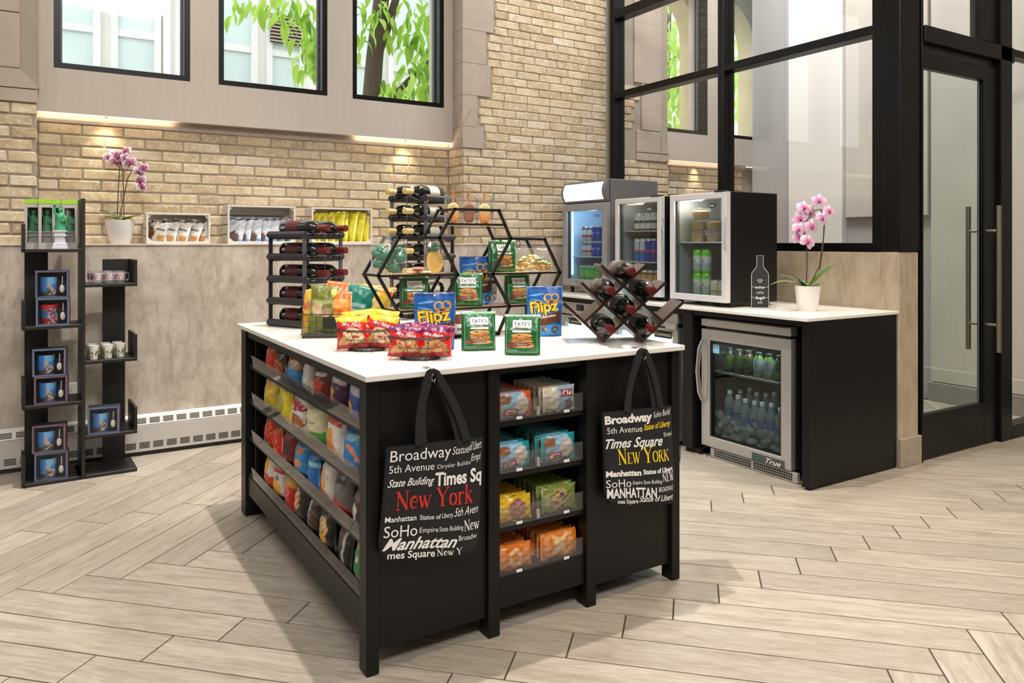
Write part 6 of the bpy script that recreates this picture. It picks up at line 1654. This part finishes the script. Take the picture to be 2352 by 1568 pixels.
# ================================================================ on the drinks counter
t = thing('bottle_sign', 'black wine bottle shaped sign with white words beside the nearest cooler', 'sign', (3.760, 3.165, CZ), -37)
def bot(k=0): 
    r = [(-.053 + k, k), (.053 - k, k), (.053 - k, .195), (.050 - k, .215), (.026 - k * .8, .245), (.021 - k, .26), (.021 - k, .322 - k)]
    return r + [(-x, z) for x, z in r[::-1][:-2]] + [(-.053 + k, .195)] if False else r + [(-.021 + k, .322 - k), (-.021 + k, .26), (-.026 + k * .8, .245), (-.050 + k, .215), (-.053 + k, .195)]
MB().prism(bot(), -.006, .006).build('board', pm('chalk_black', (34, 35, 37), .7, 0, .08, 30), t)
q = MB(); stroke(q, bot(.0016), .002, flat(-.0066), True); q.build('white_outline', WINK, t)
for s, z, w, sh, bd in (('wine', .118, .056, .4, .01), ('A LITTLE', .086, .042, 0, 0), ('laugh', .054, .058, .4, .01), ('A LOT', .026, .030, 0, 0)):
    q = MB(); put_text(q, s, -w / 2, z, w=w, h=.017 if sh else .013, f=flat(-.0066), shear=sh, bold=bd); q.build('lettering', WINK, t)
for z in (.128, .064):
    q = MB(); stroke(q, [(-.051, z + .003), (-.042, z), (-.031, z - .003)], .0016, flat(-.0066)); stroke(q, [(.031, z - .003), (.042, z), (.051, z + .002)], .0016, flat(-.0066)); q.build('flourish', WINK, t)
q = MB(); stroke(q, [(-.016, .168), (-.010, .175), (.010, .175), (.016, .168), (0, .152)], .0018, flat(-.0066), True); stroke(q, [(-.016, .168), (.016, .168)], .0014, flat(-.0066)); stroke(q, [(-.006, .168), (0, .153), (.006, .168)], .0014, flat(-.0066)); q.build('diamond_mark', WINK, t)

def lat(a_, z, dpt=0):  # a_ along the picture, dpt away from the viewer
    return (a_ * .849 + dpt * .528, -a_ * .528 + dpt * .849, z)
k_ = 4.42 / 1745; U0, V0 = 1853, 713
def op(u, v, dpt=0): return lat((u - U0) * k_, (V0 - v) * k_, dpt)
fl2 = [((1878, 459), -.010), ((1903, 483), .0), ((1884, 499), -.02), ((1848, 474), .02), ((1859, 519), -.025), ((1833, 524), .0), ((1849, 553), -.03), ((1840, 500), .03), ((1862, 484), .03), ((1836, 543), .02)]
orchid('pink orchid in a white pot on the drinks counter', (3.830, 2.875, CZ), (.056, .073, .147),
       [([op(1850, 650), op(1852, 610), op(1851, 575), op(1849, 552, -.02)], .0035), ([op(1858, 655), op(1880, 610), op(1890, 545), op(1892, 500), op(1884, 478), op(1870, 480), op(1850, 505), op(1845, 540)], .0035), ([op(1881, 620), op(1889, 560), op(1893, 505)], .003)],
       [(op(p[0], p[1], d), -32 + RND.uniform(-16, 16), RND.uniform(-18, 8), RND.uniform(.9, 1.08)) for p, d in fl2],
       [(-32 + 4, .180, .030, .085, -.055, (74, 118, 36)), (-32 + 176, .17, .028, .07, .0, (48, 88, 34)), (-32 + 188, .235, .015, .065, .05, (130, 160, 76)), (-32 - 8, .19, .016, .03, -.015, (160, 184, 90)), (70, .14, .022, .05, .02, (60, 100, 40))],
       ((200, 96, 160), (238, 208, 228)), (176, 30, 110), .047, 6)
# ================================================================ on the ledge
LZ = LED + .012
kq = 4.78 / 1745
def oq(u, v, dpt=0): return lat((u - 272) * kq, (567 - v) * kq - .012, dpt)
f1 = [(244, 361), (271, 361), (263, 374), (286, 349), (298, 376), (326, 388), (314, 397), (319, 416), (319, 431), (252, 356), (290, 366)]
orchid('purple and white orchid in a white pot on the ledge', (.430, 5.385, LZ), (.062, .088, .150),
       [([oq(265, 515), oq(267, 450), oq(271, 385), oq(276, 365)], .003), ([oq(281, 515), oq(280, 440), oq(277, 395), oq(272, 365), oq(258, 356)], .003), ([oq(268, 515), oq(277, 470), oq(290, 410), oq(300, 393), oq(316, 395), oq(321, 430)], .003)],
       [(oq(u, v, RND.uniform(-.03, .03)), -10 + RND.uniform(-40, 40), RND.uniform(-25, 15), RND.uniform(.85, 1.05)) for u, v in f1],
       [(-32 + 182, .135, .026, .07, .0, (84, 112, 80)), (-32 + 172, .11, .02, .035, .01, (150, 150, 40)), (-32 + 2, .145, .020, .04, .005, (190, 180, 40)), (60, .12, .02, .04, .01, (96, 120, 40)), (-32 - 14, .10, .018, .03, .02, (150, 150, 40))],
       ((140, 20, 96), (238, 228, 236)), (170, 30, 70), .042, 9, 1)
CRT = pm('whitewashed_wood', (206, 200, 192), .7, 0, .05, 24)
def crate(label, x, y, w, h, d, rz):
    t = thing('wooden_crate', label, 'crate', (x, y, LZ), rz)
    th = .008; n = 4
    for s in (0, 1):
        xx = s * (w - th)
        for i in range(n): MB().box(xx, xx + th, 0, d, h * (i + .06) / n, h * (i + .92) / n, .001).build('side_slat', CRT, t)
    for i in range(n): MB().box(th, w - th, d - th, d, h * (i + .08) / n, h * (i + .92) / n, .001).build('back_slat', CRT, t)
    for i in range(3): MB().box(th, w - th, d * i / 3 + .004, d * (i + 1) / 3 - .010, 0, th, .001).build('bottom_slat', CRT, t)
    for i in range(3): MB().box(th, w - th, d * i / 3 + .004, d * (i + 1) / 3 - .010, h - th, h, .001).build('top_slat', CRT, t)
    for a_, b_ in (((0, 0), (w, .016)), ((0, h - .012), (w, h))): MB().box(a_[0], b_[0], -.010, 0, a_[1], b_[1], .001).build('front_rim', CRT, t)
    for a_ in (0, w - .012): MB().box(a_, a_ + .012, -.010, 0, .016, h - .012, .001).build('front_rim', CRT, t)
    for cx, sx in ((.012, 1), (w - .012, -1)):
        for cz, sz in ((.016, 1), (h - .012, -1)):
            MB().prism([(cx, cz), (cx + sx * .026, cz), (cx, cz + sz * .026)][::sx * sz], -.003, .010).build('corner_block', CRT, t)
    return t
C1 = crate('small white crate of brown and white snack bags on the ledge', .574, 5.345, .385, .200, .165, 0)
C2 = crate('large white crate of blue and white snack bags on the ledge', 1.070, 5.345, .455, .262, .165, 0)
C3 = crate('white crate full of yellow snack bags on the ledge', 1.640, 5.345, .455, .260, .165, 0)
rr = random.Random(23)
for i, x in enumerate((.045, .105, .175, .245, .295)):
    p = wpt(C1, (x + .02, .075 + rr.uniform(-.01, .01), .010))
    bag('brown and white snack bag, %s from the left in the small crate' % ORD[i], p, -38 + rr.uniform(-8, 8), .135, .150, .034, (232, 228, 222), [('b', .90, 1, .12, (60, 48, 44)), ('e', .12, .35, .22, .36, (112, 70, 44)), ('e', .75, .2, .25, .15, (206, 150, 90)), ('r', .40, .85, .55, .64, (70, 64, 70))], (206, 200, 192), tilt=rr.uniform(8, 18), roll=rr.uniform(8, 18), seed=60 + i, group='bags in the small crate', nu=12, nv=14, wr=1.3)
for i, x in enumerate((.05, .105, .175, .23, .285, .34, .395)):
    p = wpt(C2, (x, .075 + rr.uniform(-.01, .01), .010))
    bag('blue and white snack bag, %s from the left in the large crate' % ORD[i], p, -30 + rr.uniform(-8, 8), .125, .172, .030, (214, 220, 230), [('b', .91, 1, .1, (40, 50, 90)), ('b', 0, .16, (110, 160, 214)), ('e', .45, .22, .34, .22, (104, 84, 78)), ('e', .3, .75, .16, .1, (176, 186, 206))], (196, 204, 218), tilt=rr.uniform(6, 14), roll=rr.uniform(4, 16), seed=70 + i, group='bags in the large crate', nu=12, nv=14, wr=1.3)
for i in range(8):
    p = wpt(C3, (.050 + .0515 * i, .070, .010))
    bag('yellow snack bag, %s from the left in the right crate' % ORD[i], p, -62 + rr.uniform(-10, 10), .105, .215 + rr.uniform(-.015, .012), .052, (226, 214, 64), [('b', .8, .86, (206, 190, 40)), ('e', .5, .4, .3, .12, (236, 228, 110)), ('r', .2, .5, .1, .2, (190, 176, 40))], (230, 216, 60), tilt=rr.uniform(1, 6), roll=rr.uniform(-4, 8), seed=80 + i, group='bags in the right crate', nu=12, nv=16, wr=1.6)
bag('orange topped snack bag squeezed at the left of the right crate', wpt(C3, (.035, .12, .010)), -20, .08, .20, .03, (214, 120, 60), [('e', .5, .4, .4, .2, (230, 170, 70))], seed=90, nu=10, nv=14)

# ================================================================ black shelf unit with souvenirs
SY0, SY1 = 4.86, 5.13
BW = pm('black_wood_shelf', (26, 23, 22), .45, 0, .2, 14)
SU = thing('shelf_unit', 'tall black tree shaped shelf unit with souvenirs by the marble wall', 'shelf unit', (.20, 4.85, 0), 2)
def sp(n, x0, x1, z0, z1, y0=SY0, y1=SY1): return MB().box(x0 - .20, x1 - .20, y0 - 4.85, y1 - 4.85, z0, z1, .0015).build(n, BW, SU)
sp('upright', .197, .215, 0, 1.567)
sp('upright', .18, .197, 0, .02)
LS = [1.285, .866, .438, .020]; RS = [1.087, .657, .238, .020]
for k, z in enumerate(LS):
    sp('shelf', -.083, .197, z - .018, z)
    o = MB().prism([(-.083 - .20, z - .018), (-.067 - .20, z - .018), (-.067 - .20, z + .135), (-.083 - .20, z + .135)], .01, SY1 - 4.85 - .05).build('end_lip', BW, SU)
for k, z in enumerate(RS):
    sp('shelf', .215, .478, z - .018, z)
    if k < 3: sp('end_lip', .462, .478, z, z + .135)
sp('back_board', -.066, .048, 0, 1.267, SY1 - .016, SY1)
sp('back_board', .3255, .4615, 1.069, 1.222, SY1 - .0165, SY1 + .0005)
sp('back_board', .325, .445, 0, 1.222, SY1 - .016, SY1)
def su(x, y, z): return SU.matrix_basis @ Vector((x - .20, y - 4.85, z))
# souvenir mug boxes
def mug_box(label, p, rz, cup, art, seed):
    t = thing('mug_gift_box', label, 'gift box', p, rz, 'boxed souvenir mugs'); w, h, d = .158, .150, .085
    EDG = pm('gift_box_%d' % (seed % 2), ((46, 50, 66), (40, 42, 56))[seed % 2], .5, 0, .25, 30); INR = pm('gift_box_inside', (40, 44, 60), .6, 0, .2, 20)
    b = MB(); e = .004
    b.box(-w / 2, -w / 2 + e, -d, 0, 0, h); b.box(w / 2 - e, w / 2, -d, 0, 0, h); b.box(-w / 2 + e, w / 2 - e, -d, 0, 0, e); b.box(-w / 2 + e, w / 2 - e, -d, 0, h - e, h); b.box(-w / 2 + e, w / 2 - e, -e, 0, e, h - e)
    b.build('box', EDG, t)
    f = MB(); k = .010
    f.box(-w / 2, -w / 2 + k, -d - .001, -d, 0, h); f.box(w / 2 - k, w / 2, -d - .001, -d, 0, h); f.box(-w / 2 + k, w / 2 - k, -d - .001, -d, 0, k * .8); f.box(-w / 2 + k, w / 2 - k, -d - .001, -d, h - k, h)
    f.build('printed_edge', pm('print_edge_%d' % (seed % 3), ((92, 108, 134), (84, 92, 118), (104, 84, 96))[seed % 3], .4, 0, .4, 50), t)
    MB().box(w / 2, w / 2 + .0006, -d + .004, -.004, .004, h - .004).build('red_side', pm('red_box_print', (128, 44, 52), .5, 0, .5, 26), t)
    mb = MB(); cols = []; prof = []
    fn = paint_fn(cup, art, .1, seed); n = 26; vs = []; cs = []
    for j in range(15):
        v = j / 14
        for i in range(n):
            a_ = 2 * pi * i / n; r = .039 + .004 * v
            vs.append((-.018 + r * sin(a_), -.043 - r * cos(a_), .006 + .108 * v)); cs.append(fn((((a_ + pi) / (2 * pi)) - .5) * 2.2 + .5, v))
    fs = [(j * n + i, j * n + (i + 1) % n, (j + 1) * n + (i + 1) % n, (j + 1) * n + i) for j in range(14) for i in range(n)]
    mb.add(vs, fs, cs).build('mug', FILM, t, True)
    s = MB(); s.tube([(.048, -.060, .118), (.047, -.062, .075)], .0028, 8)
    s.sphere((.046, -.063, .048), .013, 12, 8, (.95, .35, 1.75)); s.build('spoon', pm('spoon_ceramic', (214, 208, 196), .3), t, True)
    MB().box(-w / 2 + k, w / 2 - k, -d - .0004, -d + .0004, k * .8, h - k).build('window_film', FILMW, t)
    return t
SKY = (56, 122, 196); ART = [('b', .55, 1, SKY), ('e', .5, .85, .5, .2, (110, 170, 214)), ('b', 0, .28, (66, 56, 56)), ('e', .5, .42, .16, .34, (170, 160, 150)), ('e', .36, .28, .2, .2, (96, 84, 84)), ('e', .68, .3, .18, .2, (190, 180, 170)), ('n', .5, .25, .5, .25, 26, (60, 50, 56))]
ART2 = [('b', .72, 1, (196, 36, 46)), ('b', .30, .72, (60, 106, 150)), ('n', .5, .4, .5, .4, 30, (180, 190, 200)), ('n', .5, .6, .5, .3, 22, (150, 40, 50))]
for i, (x, z, cup, art, lab) in enumerate(((.068, .866, SKY, ART, 'blue gift box of mug and spoon, upper of two on the second left shelf'), (.072, 1.016 - .15 + .0, (150, 40, 50), ART2, 'x'),)): pass
bx = [(.070, LS[1], (150, 40, 50), ART2, 'gift box with a red and blue mug, lower of two on the second left shelf'), (.066, LS[1] + .151, SKY, ART, 'gift box with a blue mug, upper of two on the second left shelf'),
      (.062, LS[2], SKY, ART, 'gift box with a blue mug, lower of two on the third left shelf'), (.056, LS[2] + .151, SKY, ART, 'gift box with a blue mug, upper of two on the third left shelf'),
      (.064, LS[3], SKY, ART, 'gift box with a blue mug, lower of two on the bottom left shelf'), (.056, LS[3] + .151, SKY, ART, 'gift box with a blue mug, upper of two on the bottom left shelf'),
      (.322, RS[2], SKY, ART, 'gift box with a blue mug alone on the lowest right shelf')]
for i, (x, z, cup, art, lab) in enumerate(bx): mug_box(lab, su(x, 4.962, z), -6 + RND.uniform(-2, 2), cup, art, i)
# glass mugs and shot glasses on the right shelves
mugm = mat_glass('clear_mug_glass', (.95, .95, .96), 1.6, .08)
def glass_mug():
    o = thing('glass_mug', 'x', 'mug')
    MB().lathe([(0, .004), (.024, .004), (.0275, .07), (.0295, .07), (.0265, 0), (0, 0)], 18, cap=False).build('glass', mugm, o, True)
    MB().tube([(.028, 0, .058), (.046, 0, .056), (.050, 0, .035), (.043, 0, .015), (.027, 0, .014)], .0042, 8).build('handle', mugm, o, True)
    mb = MB(); fn = paint_fn((214, 202, 204), [('n', .5, .5, .5, .5, 34, (150, 60, 76)), ('e', .5, .45, .10, .3, (170, 40, 50)), ('n', .3, .5, .3, .5, 26, (80, 80, 110))], .1, 3); n = 24; vs = []; cs = []
    for j in range(7):
        for i in range(n): a_ = 2 * pi * i / n; r = .0292 + .0022 * j / 6; vs.append((r * sin(a_) * .985, -r * cos(a_) * .985, .018 + .040 * j / 6)); cs.append(fn(((a_ * 2) % (2 * pi)) / (2 * pi), j / 6))
    mb.add(vs, [(j * n + i, j * n + (i + 1) % n, (j + 1) * n + (i + 1) % n, (j + 1) * n + i) for j in range(6) for i in range(n)], cs).build('print', FILM, o, True)
    return o
def shot():
    o = thing('shot_glass', 'x', 'shot glass')
    MB().lathe([(0, .008), (.020, .008), (.0265, .078), (.028, .078), (.022, 0), (0, 0)], 18, cap=False).build('glass', CERAM, o, True)
    mb = MB(); fn = paint_fn((226, 224, 206), [('n', .5, .3, .5, .5, 30, (84, 96, 50)), ('n', .4, .6, .4, .3, 40, (120, 100, 60)), ('e', .5, .35, .1, .3, (50, 90, 60))], .1, 5); n = 24; vs = []; cs = []
    for j in range(9):
        for i in range(n): a_ = 2 * pi * i / n; r = .0224 + .0054 * j / 8; vs.append((r * sin(a_) * 1.01, -r * cos(a_) * 1.01, .004 + .068 * j / 8)); cs.append(fn(((a_ * 2) % (2 * pi)) / (2 * pi), j / 8))
    mb.add(vs, [(j * n + i, j * n + (i + 1) % n, (j + 1) * n + (i + 1) % n, (j + 1) * n + i) for j in range(8) for i in range(n)], cs).build('print', FILM, o, True)
    return o
gm_ = glass_mug(); us = False
for lab, x, y in (('back left', .268, 5.02), ('front left', .280, 4.945), ('back middle', .335, 5.025), ('front middle', .345, 4.95), ('front right', .400, 4.96)):
    l = 'small printed glass mug, %s on the top right shelf' % lab
    if us: dup(gm_, su(x, y, RS[0]), RND.uniform(-15, 15), l)
    else: gm_.location = su(x, y, RS[0]); gm_['label'] = l; gm_['group'] = 'glass mugs on the top right shelf'; us = True
sh_ = shot(); us = False
for lab, x, y in (('front left', .262, 4.935), ('back left', .256, 5.02), ('front middle', .335, 4.945), ('back middle', .330, 5.03), ('front right', .402, 4.955), ('back right', .394, 5.04)):
    l = 'white printed shot glass, %s on the middle right shelf' % lab
    if us: dup(sh_, su(x, y, RS[1]), RND.uniform(-15, 15), l)
    else: sh_.location = su(x, y, RS[1]); sh_['label'] = l; sh_['group'] = 'shot glasses on the middle right shelf'; us = True
# statuettes
GRS = pm('verdigris', (58, 150, 104), .6, 0, .3, 60); PED = pm('pedestal_stone', (206, 206, 214), .7, 0, .25, 60)
def statuette(parent, k=1.0, gm=None, pmx=None):
    gm = gm or GRS; pmx = pmx or PED
    p = MB()
    for w, z0, z1 in ((.037, 0, .012), (.033, .012, .03), (.029, .03, .036), (.0245, .036, .07), (.030, .07, .078), (.025, .078, .094), (.031, .094, .102)): p.box(-w * k, w * k, -w * k, w * k, z0 * k, z1 * k, .001)
    p.build('pedestal', pmx, parent)
    g = MB()
    g.lathe([(0, .102), (.022, .102), (.021, .115), (.017, .14), (.016, .165), (.018, .182), (.012, .196), (.006, .200), (.006, .204), (.0095, .21), (.0095, .221), (.005, .229), (0, .230)], 14, cap=False)
    for i in range(7):
        a_ = radians(30 + 20 * i); g.tube([(.006 * cos(a_), -.003, .222 + .005 * sin(a_)), (.019 * cos(a_), -.005, .224 + .017 * sin(a_))], [.0016, .0006], 5)
    g.tube([(-.012, 0, .186), (-.021, -.004, .205), (-.021, -.006, .232)], [.0062, .005, .004], 8)
    g.sphere((-.021, -.006, .243), .006, 8, 6, (1, 1, 1.5)); g.lathe([(.003, .230), (.007, .238), (.003, .240)], 8, (-.021, -.006, 0))
    g.tube([(.014, 0, .184), (.021, -.010, .168), (.014, -.018, .160)], .0055, 8)
    g.bar((.010, -.020, .150), (.013, -.020, .178), .016, .004)
    for i in range(5):
        a_ = radians(-150 + 30 * i); g.tube([(.019 * cos(a_), .019 * sin(a_), .104), (.014 * cos(a_ + .25), .014 * sin(a_ + .25), .178)], .0028, 5)
    g.v = [(x * k * 1.3, y * k * 1.2, z * k) for x, y, z in g.v]
    g.build('figure', gm, parent, 40)
t = thing('statuette', 'green robed torch bearing statuette on a white pedestal, unboxed on the top shelf', 'statuette', su(.098, 4.905, LS[0]), -8)
statuette(t)
BXG = pm('pale_grey_card', (176, 170, 162), .6, 0, .04, 20); LIME = pm('lime_card', (150, 200, 40), .5, 0, .1, 30)
DKG = pm('shaded_verdigris', (44, 118, 80), .6, 0, .3, 60); DKP = pm('shaded_pedestal', (150, 146, 146), .7, 0, .25, 60)  # darkened copies for the boxed models, shade inside the boxes put into the colour
for i, (x, y) in enumerate(((-.030, 4.985), (.036, 4.955), (.104, 4.99), (.146, 4.965))):
    t = thing('statuette_box', 'grey window box with a green statuette, %s from the left on the top shelf' % ORD[i], 'gift box', su(x, y, LS[0]), -5 + 2 * i, 'boxed statuettes on the top shelf')
    w, d, h, fr = .078, .070, .252, .014
    b = MB(); e = .003
    b.box(-w / 2, -w / 2 + e, 0, d, 0, h); b.box(w / 2 - e, w / 2, 0, d, 0, h); b.box(-w / 2 + e, w / 2 - e, 0, d, 0, e); b.box(-w / 2 + e, w / 2 - e, d - e, d, e, h)
    b.box(-w / 2, -w / 2 + fr, -.001, 0, 0, h); b.box(w / 2 - fr, w / 2, -.001, 0, 0, h); b.box(-w / 2 + fr, w / 2 - fr, -.001, 0, 0, .034); b.box(-w / 2 + fr, w / 2 - fr, -.001, 0, h - .022, h)
    b.build('card_box', BXG, t)
    c = MB(); c.box(-w / 2 - .0008, w / 2 + .0008, -.0022, d + .001, h, h + .022); c.build('lime_top', LIME, t)
    inn = MB().box(-w / 2 + e, w / 2 - e, d - e - .002, d - e, .004, h).build('dark_inside', pm('dark_card', (46, 44, 42), .7), t)
    s = thing('model', None, None, (0, .036, .004)); s.parent = t
    nb = len(t.children); statuette(s, .92, DKG, DKP)
    MB().box(-w / 2 + fr, w / 2 - fr, 0, .0006, .034, h - .022).build('window_film', FILMW, t)
